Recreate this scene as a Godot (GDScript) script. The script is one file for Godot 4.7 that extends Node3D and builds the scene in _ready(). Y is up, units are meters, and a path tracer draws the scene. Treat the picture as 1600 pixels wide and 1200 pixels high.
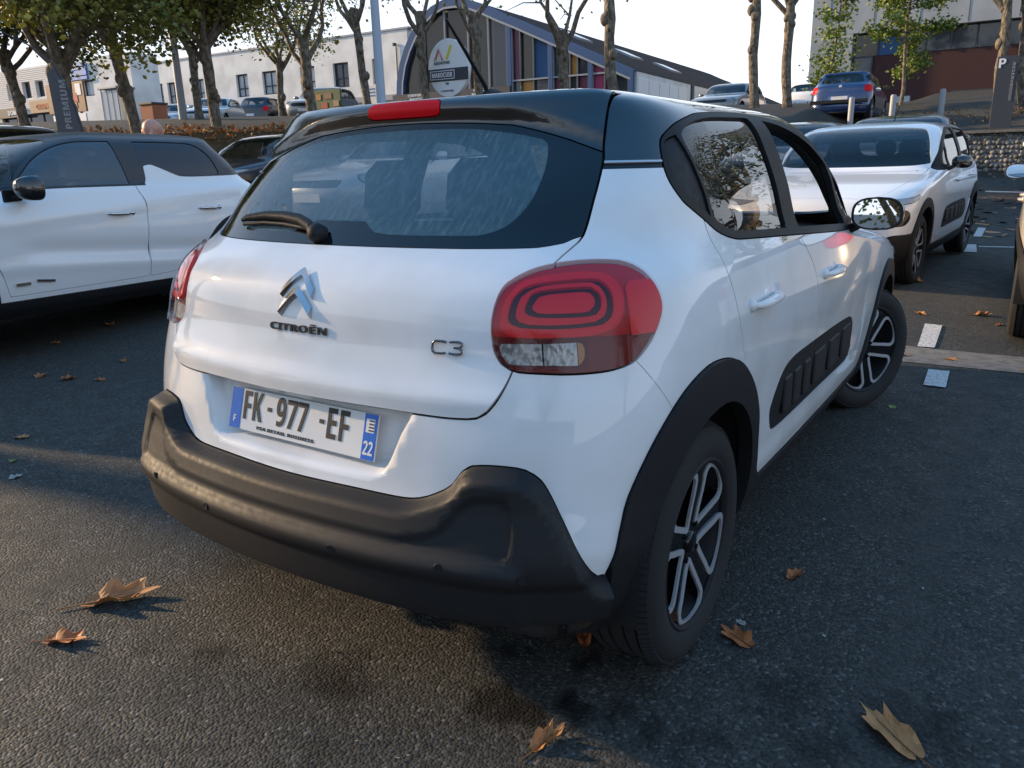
extends Node3D
# ---------------------------------------------------------------- set-up
const CAM := Vector3(1.4486, 1.2671, 1.7695)
const FH := Vector3(-0.5565, 0, -0.8308)      # horizontal view direction
var M := {}
var used := {}
var rng := RandomNumberGenerator.new()

func _ready():
	rng.seed = 7
	var cam := Camera3D.new()
	cam.name = "camera"
	cam.transform = Transform3D(Basis(Vector3.UP, 0.59020) * Basis(Vector3.RIGHT, -0.27292) * Basis(Vector3.BACK, -0.02421), CAM)
	cam.fov = 52.98
	cam.near = 0.05
	cam.far = 900.0
	add_child(cam)
	var env := Environment.new()
	env.background_mode = Environment.BG_SKY
	var sm := ProceduralSkyMaterial.new()
	sm.sky_top_color = Color(0.34, 0.58, 0.80)
	sm.sky_horizon_color = Color(0.97, 0.985, 1.0)
	sm.sky_curve = 0.36
	sm.ground_bottom_color = Color(0.2, 0.2, 0.2)
	sm.ground_horizon_color = Color(0.75, 0.75, 0.75)
	sm.sun_angle_max = 1.0
	var sky := Sky.new()
	sky.sky_material = sm
	env.sky = sky
	env.background_energy_multiplier = 0.86
	env.tonemap_mode = Environment.TONE_MAPPER_LINEAR
	env.tonemap_exposure = 1.76
	env.sdfgi_enabled = true
	env.ssao_enabled = true
	env.ssil_enabled = true
	var we := WorldEnvironment.new()
	we.name = "world_environment"
	we.environment = env
	add_child(we)
	var sun := DirectionalLight3D.new()
	sun.name = "sun"
	sun.light_color = Color(1.0, 0.86, 0.68)
	sun.light_energy = 1.6
	sun.light_angular_distance = 1.4
	sun.shadow_enabled = true
	var el := deg_to_rad(17.0)
	var to_sun := Vector3(-0.98 * cos(el), sin(el), 0.20 * cos(el)).normalized()
	sun.transform = Transform3D(Basis.looking_at(-to_sun, Vector3.UP), Vector3(0, 20, 0))
	add_child(sun)
	materials()
	ground_and_markings()
	buildings()
	gabion_and_signs()
	trees()
	var car := main_car()
	second_car(car)
	left_car()
	far_cars()
	person()
	litter()

# ---------------------------------------------------------------- naming
func numbered(called: String, parent: Node) -> String:
	var key := str(parent.get_instance_id()) + "/" + called
	if not used.has(key):
		used[key] = 0
		return called
	used[key] += 1
	return "%s_%03d" % [called, used[key]]

func thing(called: String, label: String, category: String, at := Vector3.ZERO, turn := 0.0, group := "") -> Node3D:
	var o := Node3D.new()
	o.name = numbered(called, self)
	add_child(o, true)
	o.position = at
	o.rotation.y = turn
	tag(o, label, category, group)
	return o

func tag(o: Node, label: String, category: String, group := "") -> void:
	o.set_meta("label", label)
	o.set_meta("category", category)
	if group != "":
		o.set_meta("group", group)

func add(called: String, mesh: Mesh, mat: Material, parent: Node = null, label := "") -> MeshInstance3D:
	var p: Node = parent if parent else self
	var o := MeshInstance3D.new()
	o.name = numbered(called, p)
	o.mesh = mesh
	o.material_override = mat
	p.add_child(o, true)
	if label != "":
		o.set_meta("label", label)
	return o

func struct(called: String, mesh: Mesh, mat: Material) -> MeshInstance3D:
	var o := add(called, mesh, mat)
	o.set_meta("kind", "structure")
	return o

func stuff(o: Node) -> Node:
	o.set_meta("kind", "stuff")
	return o

# ---------------------------------------------------------------- mesh builder
class MB:
	var v := PackedVector3Array()
	var n := PackedVector3Array()
	var c := PackedColorArray()
	var col := Color.WHITE
	var use_col := false
	func tri(a: Vector3, b: Vector3, d: Vector3, na: Vector3, nb: Vector3, nd: Vector3) -> void:
		if (b - a).cross(d - a).dot(na + nb + nd) > 0.0:
			v.append(a); v.append(d); v.append(b)
			n.append(na); n.append(nd); n.append(nb)
		else:
			v.append(a); v.append(b); v.append(d)
			n.append(na); n.append(nb); n.append(nd)
		if use_col:
			c.append(col); c.append(col); c.append(col)
	func flat(a: Vector3, b: Vector3, d: Vector3, away: Vector3) -> void:
		var k := (b - a).cross(d - a)
		if k.length_squared() < 1e-18:
			return
		k = k.normalized()
		if k.dot((a + b + d) / 3.0 - away) < 0.0:
			k = -k
		tri(a, b, d, k, k, k)
	func quad(a: Vector3, b: Vector3, d: Vector3, e: Vector3, nrm: Vector3) -> void:
		tri(a, b, d, nrm, nrm, nrm)
		tri(a, d, e, nrm, nrm, nrm)
	func quad_s(a, b, d, e, na, nb, nd, ne) -> void:
		tri(a, b, d, na, nb, nd)
		tri(a, d, e, na, nd, ne)
	func box(at: Vector3, size: Vector3, bas := Basis.IDENTITY, bev := 0.0) -> void:
		var h := size * 0.5
		var b: float = minf(bev, minf(h.x, minf(h.y, h.z)) * 0.9)
		for a in 3:
			var p := (a + 1) % 3
			var q := (a + 2) % 3
			for s in [-1.0, 1.0]:
				var f := []
				for k in [[-1, -1], [1, -1], [1, 1], [-1, 1]]:
					var w := Vector3()
					w[a] = s * h[a]; w[p] = k[0] * (h[p] - b); w[q] = k[1] * (h[q] - b)
					f.append(at + bas * w)
				var nn := Vector3(); nn[a] = s
				quad(f[0], f[1], f[2], f[3], (bas * nn).normalized())
			if b > 0.0:
				for s in [-1.0, 1.0]:
					for t in [-1.0, 1.0]:
						var e := []
						for k in [-1.0, 1.0]:
							var w1 := Vector3(); w1[a] = k * (h[a] - b); w1[p] = s * h[p]; w1[q] = t * (h[q] - b)
							var w2 := Vector3(); w2[a] = k * (h[a] - b); w2[p] = s * (h[p] - b); w2[q] = t * h[q]
							e.append(at + bas * w1); e.append(at + bas * w2)
						var n1 := Vector3(); n1[p] = s
						var n2 := Vector3(); n2[q] = t
						n1 = bas * n1; n2 = bas * n2
						quad_s(e[0], e[1], e[3], e[2], n1, n2, n2, n1)
		if b > 0.0:
			for sx in [-1.0, 1.0]:
				for sy in [-1.0, 1.0]:
					for sz in [-1.0, 1.0]:
						var s := Vector3(sx, sy, sz)
						var i := s * (h - Vector3(b, b, b))
						tri(at + bas * (i + Vector3(sx * b, 0, 0)), at + bas * (i + Vector3(0, sy * b, 0)), at + bas * (i + Vector3(0, 0, sz * b)), bas * Vector3(sx, 0, 0), bas * Vector3(0, sy, 0), bas * Vector3(0, 0, sz))
	func tube(path: Array, rad, sides := 8, caps := true, flatten := 1.0) -> void:
		var cnt := path.size()
		var d0: Vector3 = (path[1] - path[0]).normalized()
		var u := d0.cross(Vector3.UP if absf(d0.y) < 0.9 else Vector3.RIGHT).normalized()
		var rings := []
		var nr := []
		for i in cnt:
			var d: Vector3 = (path[mini(i + 1, cnt - 1)] - path[maxi(i - 1, 0)]).normalized()
			u = (u - d * u.dot(d)).normalized()
			var w := d.cross(u)
			var r: float = rad[i] if rad is Array or rad is PackedFloat32Array else rad
			var ring := PackedVector3Array()
			var rn := PackedVector3Array()
			for k in sides:
				var a := TAU * k / sides
				var nn := u * cos(a) + w * sin(a) * flatten
				ring.append(path[i] + nn * r)
				rn.append(nn.normalized())
			rings.append(ring); nr.append(rn)
		for i in cnt - 1:
			for k in sides:
				var k2 := (k + 1) % sides
				quad_s(rings[i][k], rings[i][k2], rings[i + 1][k2], rings[i + 1][k], nr[i][k], nr[i][k2], nr[i + 1][k2], nr[i + 1][k])
		if caps:
			for e in [0, cnt - 1]:
				var d: Vector3 = (path[1] - path[0]).normalized() * -1.0 if e == 0 else (path[cnt - 1] - path[cnt - 2]).normalized()
				for k in sides:
					tri(path[e], rings[e][k], rings[e][(k + 1) % sides], d, d, d)
	func lathe(prof: Array, xf: Transform3D, segs := 32, smooth := true) -> void:
		# prof: Vector2(radius, height along local y)
		var m := prof.size()
		var pn := []
		for i in m - 1:
			var t: Vector2 = prof[i + 1] - prof[i]
			pn.append(Vector2(t.y, -t.x).normalized())
		for i in m - 1:
			var na: Vector2 = pn[i]
			var nb: Vector2 = pn[i]
			if smooth:
				if i > 0 and pn[i - 1].dot(pn[i]) > 0.6: na = (pn[i - 1] + pn[i]).normalized()
				if i < m - 2 and pn[i + 1].dot(pn[i]) > 0.6: nb = (pn[i + 1] + pn[i]).normalized()
			for k in segs:
				var a := TAU * k / segs
				var b := TAU * (k + 1) / segs
				var f := func(q: Vector2, an: float) -> Vector3: return Vector3(q.x * cos(an), q.y, q.x * sin(an))
				var p0: Vector3 = xf * f.call(prof[i], a)
				var p1: Vector3 = xf * f.call(prof[i], b)
				var p2: Vector3 = xf * f.call(prof[i + 1], b)
				var p3: Vector3 = xf * f.call(prof[i + 1], a)
				var bb := xf.basis
				quad_s(p0, p1, p2, p3, (bb * f.call(na, a)).normalized(), (bb * f.call(na, b)).normalized(), (bb * f.call(nb, b)).normalized(), (bb * f.call(nb, a)).normalized())
	func ball(at: Vector3, r: Vector3, bas := Basis.IDENTITY, rings := 8, segs := 12) -> void:
		for i in rings:
			for k in segs:
				var f := func(ii: int, kk: int) -> Vector3:
					var th := PI * ii / rings
					var ph := TAU * kk / segs
					return Vector3(sin(th) * cos(ph), cos(th), sin(th) * sin(ph))
				var p := [f.call(i, k), f.call(i, k + 1), f.call(i + 1, k + 1), f.call(i + 1, k)]
				var w := []
				var nn := []
				for q in p:
					w.append(at + bas * (q * r))
					nn.append((bas * (q / r)).normalized())
				quad_s(w[0], w[1], w[2], w[3], nn[0], nn[1], nn[2], nn[3])
	func prism(poly: PackedVector2Array, depth: float, xf := Transform3D.IDENTITY, bev := 0.0) -> void:
		# outline in local x,y; from z = -depth to z = 0 (front), optional chamfer of the front edge
		var idx := Geometry2D.triangulate_polygon(poly)
		var cnt := poly.size()
		var front := poly
		if bev > 0.0:
			var off := Geometry2D.offset_polygon(poly, -bev, Geometry2D.JOIN_MITER)
			if off.size() == 1 and off[0].size() == cnt:
				front = off[0]
				var best := 0
				for i in cnt:
					if front[i].distance_to(poly[0]) < front[best].distance_to(poly[0]): best = i
				var fr := PackedVector2Array()
				for i in cnt: fr.append(front[(best + i) % cnt])
				front = fr
				idx = Geometry2D.triangulate_polygon(front)
			else:
				bev = 0.0
		var fz := (xf.basis * Vector3(0, 0, 1)).normalized()
		for i in range(0, idx.size(), 3):
			var a := [front[idx[i]], front[idx[i + 1]], front[idx[i + 2]]]
			tri(xf * Vector3(a[0].x, a[0].y, 0), xf * Vector3(a[1].x, a[1].y, 0), xf * Vector3(a[2].x, a[2].y, 0), fz, fz, fz)
			a = [poly[idx[i]], poly[idx[i + 1]], poly[idx[i + 2]]]
			tri(xf * Vector3(a[0].x, a[0].y, -depth), xf * Vector3(a[1].x, a[1].y, -depth), xf * Vector3(a[2].x, a[2].y, -depth), -fz, -fz, -fz)
		var s := 1.0 if not Geometry2D.is_polygon_clockwise(poly) else -1.0
		for i in cnt:
			var p := poly[i]
			var q := poly[(i + 1) % cnt]
			var e := (q - p).normalized()
			var nn := (xf.basis * Vector3(e.y * s, -e.x * s, 0)).normalized()
			quad(xf * Vector3(p.x, p.y, -bev), xf * Vector3(q.x, q.y, -bev), xf * Vector3(q.x, q.y, -depth), xf * Vector3(p.x, p.y, -depth), nn)
			if bev > 0.0:
				var pf := front[i]
				var qf := front[(i + 1) % cnt]
				var cn := (nn + fz).normalized()
				quad(xf * Vector3(p.x, p.y, -bev), xf * Vector3(q.x, q.y, -bev), xf * Vector3(qf.x, qf.y, 0), xf * Vector3(pf.x, pf.y, 0), cn)
	func done() -> ArrayMesh:
		var m := ArrayMesh.new()
		if v.size() == 0:
			return m
		var a := []
		a.resize(Mesh.ARRAY_MAX)
		a[Mesh.ARRAY_VERTEX] = v
		a[Mesh.ARRAY_NORMAL] = n
		if use_col: a[Mesh.ARRAY_COLOR] = c
		m.add_surface_from_arrays(Mesh.PRIMITIVE_TRIANGLES, a)
		return m

func boxm(at: Vector3, size: Vector3, bev := 0.0, bas := Basis.IDENTITY) -> ArrayMesh:
	var b := MB.new()
	b.box(at, size, bas, bev)
	return b.done()

func tubem(path: Array, rad, sides := 8, flatten := 1.0) -> ArrayMesh:
	var b := MB.new()
	b.tube(path, rad, sides, true, flatten)
	return b.done()

# ---------------------------------------------------------------- materials
func lin(r: float, g: float, b: float, a := 1.0) -> Color:
	var c := Color(r, g, b).linear_to_srgb()
	c.a = a
	return c

func mat(called: String, c: Color, rough := 0.5, metal := 0.0) -> StandardMaterial3D:
	var m := StandardMaterial3D.new()
	m.resource_name = called
	m.albedo_color = c
	m.roughness = rough
	m.metallic = metal
	M[called] = m
	return m

func noise(size: int, freq: float, kind := FastNoiseLite.TYPE_SIMPLEX_SMOOTH, oct := 4, sd := 1, ramp: Gradient = null, as_normal := false, bump := 4.0) -> NoiseTexture2D:
	var f := FastNoiseLite.new()
	f.noise_type = kind
	f.frequency = freq
	f.seed = sd
	f.fractal_octaves = oct
	if oct <= 1: f.fractal_type = FastNoiseLite.FRACTAL_NONE
	var t := NoiseTexture2D.new()
	t.width = size
	t.height = size
	t.seamless = true
	t.noise = f
	if ramp: t.color_ramp = ramp
	t.as_normal_map = as_normal
	t.bump_strength = bump
	return t

func pebbles(size: int, freq: float, sd: int, height: bool, rp: Gradient = null) -> NoiseTexture2D:
	var t := noise(size, freq, FastNoiseLite.TYPE_CELLULAR, 1, sd, rp)
	var f: FastNoiseLite = t.noise
	f.cellular_return_type = FastNoiseLite.RETURN_DISTANCE if height else FastNoiseLite.RETURN_CELL_VALUE
	f.cellular_jitter = 1.0
	f.domain_warp_enabled = true
	f.domain_warp_amplitude = 5.0
	f.domain_warp_frequency = .09
	return t

func ramp(stops: Array) -> Gradient:
	var g := Gradient.new()
	var o := PackedFloat32Array()
	var c := PackedColorArray()
	for s in stops:
		o.append(s[0]); c.append(s[1])
	g.offsets = o
	g.colors = c
	return g

func tri(m: StandardMaterial3D, sc: Vector3, world := true) -> StandardMaterial3D:
	m.uv1_triplanar = true
	m.uv1_world_triplanar = world
	m.uv1_scale = sc
	return m

func grey(v: float) -> Color:
	return Color(v, v, v)

func materials() -> void:
	var m: StandardMaterial3D
	# asphalt: aggregate in colour and relief
	m = mat("asphalt", Color.WHITE, 0.82)
	m.metallic_specular = 0.32
	m.albedo_texture = pebbles(2048, 0.14, 5, false, ramp([[0.0, lin(0.032, 0.032, 0.029)], [0.40, lin(0.047, 0.047, 0.042)], [0.70, lin(0.060, 0.059, 0.053)], [0.92, lin(0.080, 0.077, 0.068)], [1.0, lin(0.14, 0.135, 0.13)]]))
	m.heightmap_enabled = true
	m.heightmap_texture = pebbles(2048, 0.14, 5, true)
	m.heightmap_flip_texture = true
	m.heightmap_scale = 0.32
	m.roughness_texture = noise(512, 0.02, FastNoiseLite.TYPE_SIMPLEX, 3, 8, ramp([[0.0, grey(0.62)], [1.0, grey(0.95)]]))
	m.roughness = 1.0
	m.vertex_color_use_as_albedo = true
	tri(m, Vector3.ONE * 0.42)
	m = mat("grass_bank", Color.WHITE, 0.95)
	m.albedo_texture = noise(512, 0.03, FastNoiseLite.TYPE_SIMPLEX, 5, 9, ramp([[0.0, lin(0.03, 0.035, 0.012)], [0.5, lin(0.09, 0.06, 0.03)], [1.0, lin(0.17, 0.10, 0.05)]]))
	tri(m, Vector3.ONE * 0.5)
	m = mat("concrete", Color.WHITE, 0.85)
	m.albedo_texture = noise(512, 0.02, FastNoiseLite.TYPE_SIMPLEX, 5, 11, ramp([[0.0, lin(0.10, 0.095, 0.085)], [1.0, lin(0.20, 0.19, 0.17)]]))
	tri(m, Vector3.ONE * 0.9)
	m = mat("road_paint", Color.WHITE, 0.75)
	m.albedo_texture = noise(512, 0.05, FastNoiseLite.TYPE_SIMPLEX, 5, 12, ramp([[0.0, lin(0.10, 0.10, 0.10)], [0.30, lin(0.40, 0.40, 0.39)], [1.0, lin(0.66, 0.66, 0.64)]]))
	tri(m, Vector3.ONE * 1.2)
	# car paints
	m = mat("white_paint", Color.WHITE, 1.0)
	m.albedo_color = lin(0.80, 0.80, 0.80)
	m.roughness = 0.45
	m.metallic_specular = 0.2
	m.albedo_texture = noise(512, 0.006, FastNoiseLite.TYPE_SIMPLEX, 4, 21, ramp([[0.25, lin(0.90, 0.90, 0.89)], [0.6, lin(1.0, 1.0, 1.0)]]))
	m.clearcoat_enabled = true
	m.clearcoat = 1.0
	m.clearcoat_roughness = 0.03
	tri(m, Vector3(.8, .8, .8), false)
	m = mat("clean_white", lin(0.78, 0.79, 0.80), 0.28)
	m.clearcoat_enabled = true
	m.clearcoat = 0.9
	m.clearcoat_roughness = 0.03
	m = mat("black_paint", lin(0.008, 0.0085, 0.010), 0.2)
	m.clearcoat_enabled = true
	m.clearcoat = 1.0
	m.clearcoat_roughness = 0.02
	m.heightmap_enabled = true
	m.heightmap_texture = noise(512, 0.10, FastNoiseLite.TYPE_CELLULAR, 1, 31)
	m.heightmap_scale = 0.012
	tri(m, Vector3.ONE * 4.0, false)
	m = mat("frame_black", lin(0.014, 0.015, 0.017), 0.5)
	M.frame_black.metallic_specular = 0.3
	m = mat("gloss_black", lin(0.006, 0.006, 0.007), 0.06)
	m = mat("plastic", lin(0.014, 0.0145, 0.016), 1.0)
	m.metallic_specular = 0.38
	m.roughness_texture = noise(512, 0.015, FastNoiseLite.TYPE_SIMPLEX, 4, 41, ramp([[0.2, grey(0.52)], [0.8, grey(0.66)]]))
	m.heightmap_enabled = true
	m.heightmap_texture = noise(512, 0.20, FastNoiseLite.TYPE_SIMPLEX, 2, 42)
	m.heightmap_scale = 0.012
	tri(m, Vector3.ONE * 5.0, false)
	mat("rubber_seal", lin(0.010, 0.010, 0.011), 0.6)
	mat("dark", lin(0.006, 0.006, 0.007), 0.8)
	mat("trim", lin(0.010, 0.0105, 0.012), 0.75)
	mat("seat_cloth", lin(0.030, 0.031, 0.036), 0.9)
	m = mat("glass", Color(0.10, 0.16, 0.18, 0.16), 0.0)
	m.transparency = BaseMaterial3D.TRANSPARENCY_ALPHA
	m = mat("tinted_glass", Color(0.06, 0.09, 0.11, 0.55), 0.0)
	m.transparency = BaseMaterial3D.TRANSPARENCY_ALPHA
	m = mat("dewy_glass", Color(0.32, 0.47, 0.52, 0.32), 0.02)
	m.transparency = BaseMaterial3D.TRANSPARENCY_ALPHA
	m = mat("misted_glass", Color(0.36, 0.43, 0.48, 0.55), 0.05)
	m.transparency = BaseMaterial3D.TRANSPARENCY_ALPHA
	m = mat("privacy_glass", Color(0.19, 0.21, 0.25, 0.8), 0.04)
	m.transparency = BaseMaterial3D.TRANSPARENCY_ALPHA
	m = mat("red_lens", Color(0.80, 0.01, 0.03, 0.06), 0.0)
	m.transparency = BaseMaterial3D.TRANSPARENCY_ALPHA
	m = mat("dew", Color.WHITE, 0.35)
	m.transparency = BaseMaterial3D.TRANSPARENCY_ALPHA
	m.albedo_texture = noise(1024, 0.016, FastNoiseLite.TYPE_SIMPLEX, 5, 91, ramp([[0.42, Color(0.66, 0.78, 0.82, 0.05)], [0.62, Color(0.70, 0.82, 0.85, 0.09)], [0.80, Color(0.76, 0.86, 0.88, 0.14)], [1.0, Color(0.86, 0.92, 0.94, 0.22)]]))
	tri(m, Vector3(3.4, 0.8, 1.4), false)
	m = mat("dark_glass", lin(0.012, 0.015, 0.018), 0.04)
	m = mat("window_pane", lin(0.05, 0.055, 0.065), 0.05)
	mat("chrome", lin(0.52, 0.52, 0.53), 0.16, 1.0)
	mat("dark_chrome", lin(0.16, 0.16, 0.17), 0.22, 1.0)
	mat("silver", lin(0.55, 0.56, 0.58), 0.30, 0.45)
	mat("brushed", lin(0.30, 0.30, 0.31), 0.4, 0.9)
	for k in [["lamp_red", .66, .006, .014], ["lamp_red_mid", .40, .004, .010], ["lamp_red_deep", .10, .002, .005], ["lamp_dark", .012, .002, .004]]:
		m = mat(k[0], lin(k[1], k[2], k[3]), .35)
		m.metallic_specular = 0.25
	m = mat("lamp_clear", lin(0.34, 0.34, 0.34), 0.15, 0.6)
	m.heightmap_enabled = true
	m.heightmap_texture = noise(256, 0.06, FastNoiseLite.TYPE_CELLULAR, 1, 95)
	m.heightmap_scale = 0.35
	tri(m, Vector3(7, 3, 7), false)
	m.clearcoat_enabled = true; m.clearcoat = 1.0
	m = mat("lamp_amber", lin(0.45, 0.16, 0.02), 0.2)
	m = mat("tyre", lin(0.016, 0.016, 0.017), 0.85)
	m = mat("plate_white", lin(0.72, 0.72, 0.71), 0.35)
	m = mat("plate_blue", lin(0.008, 0.13, 0.55), 0.35)
	m = mat("ink", lin(0.012, 0.012, 0.012), 0.5)
	m = mat("mirror", lin(0.85, 0.87, 0.88), 0.01, 1.0)
	# vegetation
	m = mat("bark", Color.WHITE, 0.9)
	m.albedo_texture = noise(512, 0.018, FastNoiseLite.TYPE_SIMPLEX, 4, 51, ramp([[0.2, lin(0.055, 0.045, 0.032)], [0.5, lin(0.14, 0.115, 0.085)], [0.8, lin(0.23, 0.20, 0.155)]]))
	m.heightmap_enabled = true
	m.heightmap_texture = noise(512, 0.03, FastNoiseLite.TYPE_SIMPLEX, 4, 52)
	m.heightmap_scale = 2.0
	tri(m, Vector3(0.9, 0.45, 0.9))
	for k in [["leaf_green", 0.10, 0.13, 0.03], ["leaf_olive", 0.20, 0.21, 0.05], ["leaf_brown", 0.26, 0.15, 0.06], ["leaf_light", 0.17, 0.23, 0.05]]:
		m = mat(k[0], Color.WHITE, 0.6)
		m.albedo_color = lin(k[1], k[2], k[3])
		m.vertex_color_use_as_albedo = true
		m.backlight_enabled = true
		m.backlight = lin(k[1] * 1.6, k[2] * 1.6, k[3] * 1.2)
	m = mat("fallen_leaf", Color.WHITE, 0.65)
	m.vertex_color_use_as_albedo = true
	# buildings
	m = mat("render_white", Color.WHITE, 0.9)
	m.albedo_texture = noise(512, 0.008, FastNoiseLite.TYPE_SIMPLEX, 5, 71, ramp([[0.2, lin(0.62, 0.62, 0.60)], [0.8, lin(0.76, 0.76, 0.74)]]))
	tri(m, Vector3.ONE * 0.15)
	mat("board_white", lin(0.62, 0.62, 0.63), 0.7)
	m = mat("panel_grey", Color.WHITE, 0.6)
	m.albedo_texture = noise(512, 0.006, FastNoiseLite.TYPE_SIMPLEX, 4, 72, ramp([[0.2, lin(0.27, 0.29, 0.30)], [0.8, lin(0.33, 0.35, 0.36)]]))
	tri(m, Vector3.ONE * 0.12)
	m = mat("brick_brown", Color.WHITE, 0.85)
	m.albedo_texture = noise(512, 0.05, FastNoiseLite.TYPE_CELLULAR, 2, 73, ramp([[0.0, lin(0.036, 0.013, 0.013)], [1.0, lin(0.075, 0.027, 0.026)]]))
	tri(m, Vector3(0.6, 1.8, 0.6))
	m = mat("roof_tile", Color.WHITE, 1.0)
	m.metallic_specular = 0.2
	m.albedo_texture = noise(512, 0.04, FastNoiseLite.TYPE_CELLULAR, 2, 74, ramp([[0.0, lin(0.045, 0.034, 0.030)], [1.0, lin(0.10, 0.072, 0.062)]]))
	m.heightmap_enabled = true
	m.heightmap_texture = noise(512, 0.06, FastNoiseLite.TYPE_CELLULAR, 1, 75)
	m.heightmap_scale = 3.0
	tri(m, Vector3.ONE * 0.35)
	mat("arch_blue", lin(0.028, 0.080, 0.19), 0.8)
	mat("frame_grey", lin(0.24, 0.27, 0.31), 0.5)
	mat("slate_dark", lin(0.035, 0.042, 0.055), 0.6)
	mat("flag_grey", lin(0.085, 0.09, 0.105), 0.8)
	mat("post_grey", lin(0.28, 0.29, 0.31), 0.5)
	mat("post_blue", lin(0.33, 0.40, 0.48), 0.45)
	mat("sign_white", lin(0.72, 0.74, 0.76), 0.5)
	mat("sign_blue", lin(0.01, 0.17, 0.55), 0.5)
	mat("sign_orange", lin(0.55, 0.16, 0.06), 0.6)
	mat("sign_salmon", lin(0.62, 0.25, 0.20), 0.6)
	mat("sign_yellow", lin(0.62, 0.58, 0.04), 0.6)
	mat("sign_wood", lin(0.38, 0.27, 0.17), 0.7)
	mat("sign_red", lin(0.42, 0.05, 0.035), 0.6)
	mat("sign_green", lin(0.05, 0.10, 0.05), 0.6)
	mat("purple_panel", lin(0.10, 0.015, 0.045), 0.35)
	mat("orange_panel", lin(0.42, 0.19, 0.03), 0.4)
	mat("magenta_panel", lin(0.30, 0.02, 0.10), 0.4)
	mat("copper_panel", lin(0.20, 0.095, 0.05), 0.5)
	mat("brown_glass", lin(0.035, 0.026, 0.018), 0.08)
	mat("brick_orange", lin(0.36, 0.13, 0.065), 0.8)
	m = mat("stone", Color.WHITE, 0.85)
	m.vertex_color_use_as_albedo = true
	mat("wire", lin(0.2, 0.2, 0.2), 0.5, 0.8)
	mat("skin", lin(0.52, 0.27, 0.20), 0.5)
	m = mat("soft_black", lin(0.028, 0.030, 0.035), 0.35)
	mat("jacket", lin(0.03, 0.035, 0.05), 0.8)
	mat("pane_pale", lin(0.42, 0.44, 0.46), 0.12)

# ---------------------------------------------------------------- car body surface
const PLAN := [Vector2(0, 0), Vector2(.2, .006), Vector2(.4, .022), Vector2(.55, .043), Vector2(.7, .076), Vector2(.82, .125), Vector2(.91, .195), Vector2(.965, .285), Vector2(.99, .39), Vector2(1, .55)]

func pc_make(tab: Array) -> Array:
	var xs := PackedFloat32Array()
	var ys := PackedFloat32Array()
	for i in range(0, tab.size(), 2):
		xs.append(tab[i]); ys.append(tab[i + 1])
	var k := xs.size()
	var ms := PackedFloat32Array()
	ms.resize(k)
	for i in k:
		if i == 0: ms[i] = (ys[1] - ys[0]) / (xs[1] - xs[0])
		elif i == k - 1: ms[i] = (ys[i] - ys[i - 1]) / (xs[i] - xs[i - 1])
		else:
			var h0 := xs[i] - xs[i - 1]
			var h1 := xs[i + 1] - xs[i]
			var d0 := (ys[i] - ys[i - 1]) / h0
			var d1 := (ys[i + 1] - ys[i]) / h1
			if d0 * d1 > 0.0:
				var w1 := 2 * h1 + h0
				var w2 := h1 + 2 * h0
				ms[i] = (w1 + w2) / (w1 / d0 + w2 / d1)
	return [xs, ys, ms]

func pc(t: Array, x: float) -> float:
	var xs: PackedFloat32Array = t[0]
	var ys: PackedFloat32Array = t[1]
	var ms: PackedFloat32Array = t[2]
	var k := xs.size()
	if x <= xs[0]: return ys[0]
	if x >= xs[k - 1]: return ys[k - 1]
	var i := clampi(xs.bsearch(x, false) - 1, 0, k - 2)
	var h := xs[i + 1] - xs[i]
	var s := (x - xs[i]) / h
	return ys[i] * (1 + 2 * s) * (1 - s) * (1 - s) + h * ms[i] * s * (1 - s) * (1 - s) + ys[i + 1] * s * s * (3 - 2 * s) - h * ms[i + 1] * s * s * (1 - s)

func plan_pts(k: int) -> Array:
	var out := []
	var last := PLAN.size() - 1
	for j in k:
		var s := float(last) * j / (k - 1)
		var i := mini(int(s), last - 1)
		var f := s - i
		var a: Vector2 = PLAN[i - 1] if i > 0 else Vector2(-PLAN[1].x, PLAN[1].y)
		var b: Vector2 = PLAN[i]
		var c: Vector2 = PLAN[i + 1]
		var d: Vector2 = PLAN[mini(i + 2, last)]
		out.append(0.5 * (2 * b + (c - a) * f + (2 * a - 5 * b + 4 * c - d) * f * f + (3 * b - a - 3 * c + d) * f * f * f))
	return out

func plan_drop(xn: float) -> float:
	xn = clampf(absf(xn), 0, 1)
	for i in PLAN.size() - 1:
		if xn <= PLAN[i + 1].x:
			return lerpf(PLAN[i].y, PLAN[i + 1].y, (xn - PLAN[i].x) / (PLAN[i + 1].x - PLAN[i].x))
	return 0.55

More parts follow.
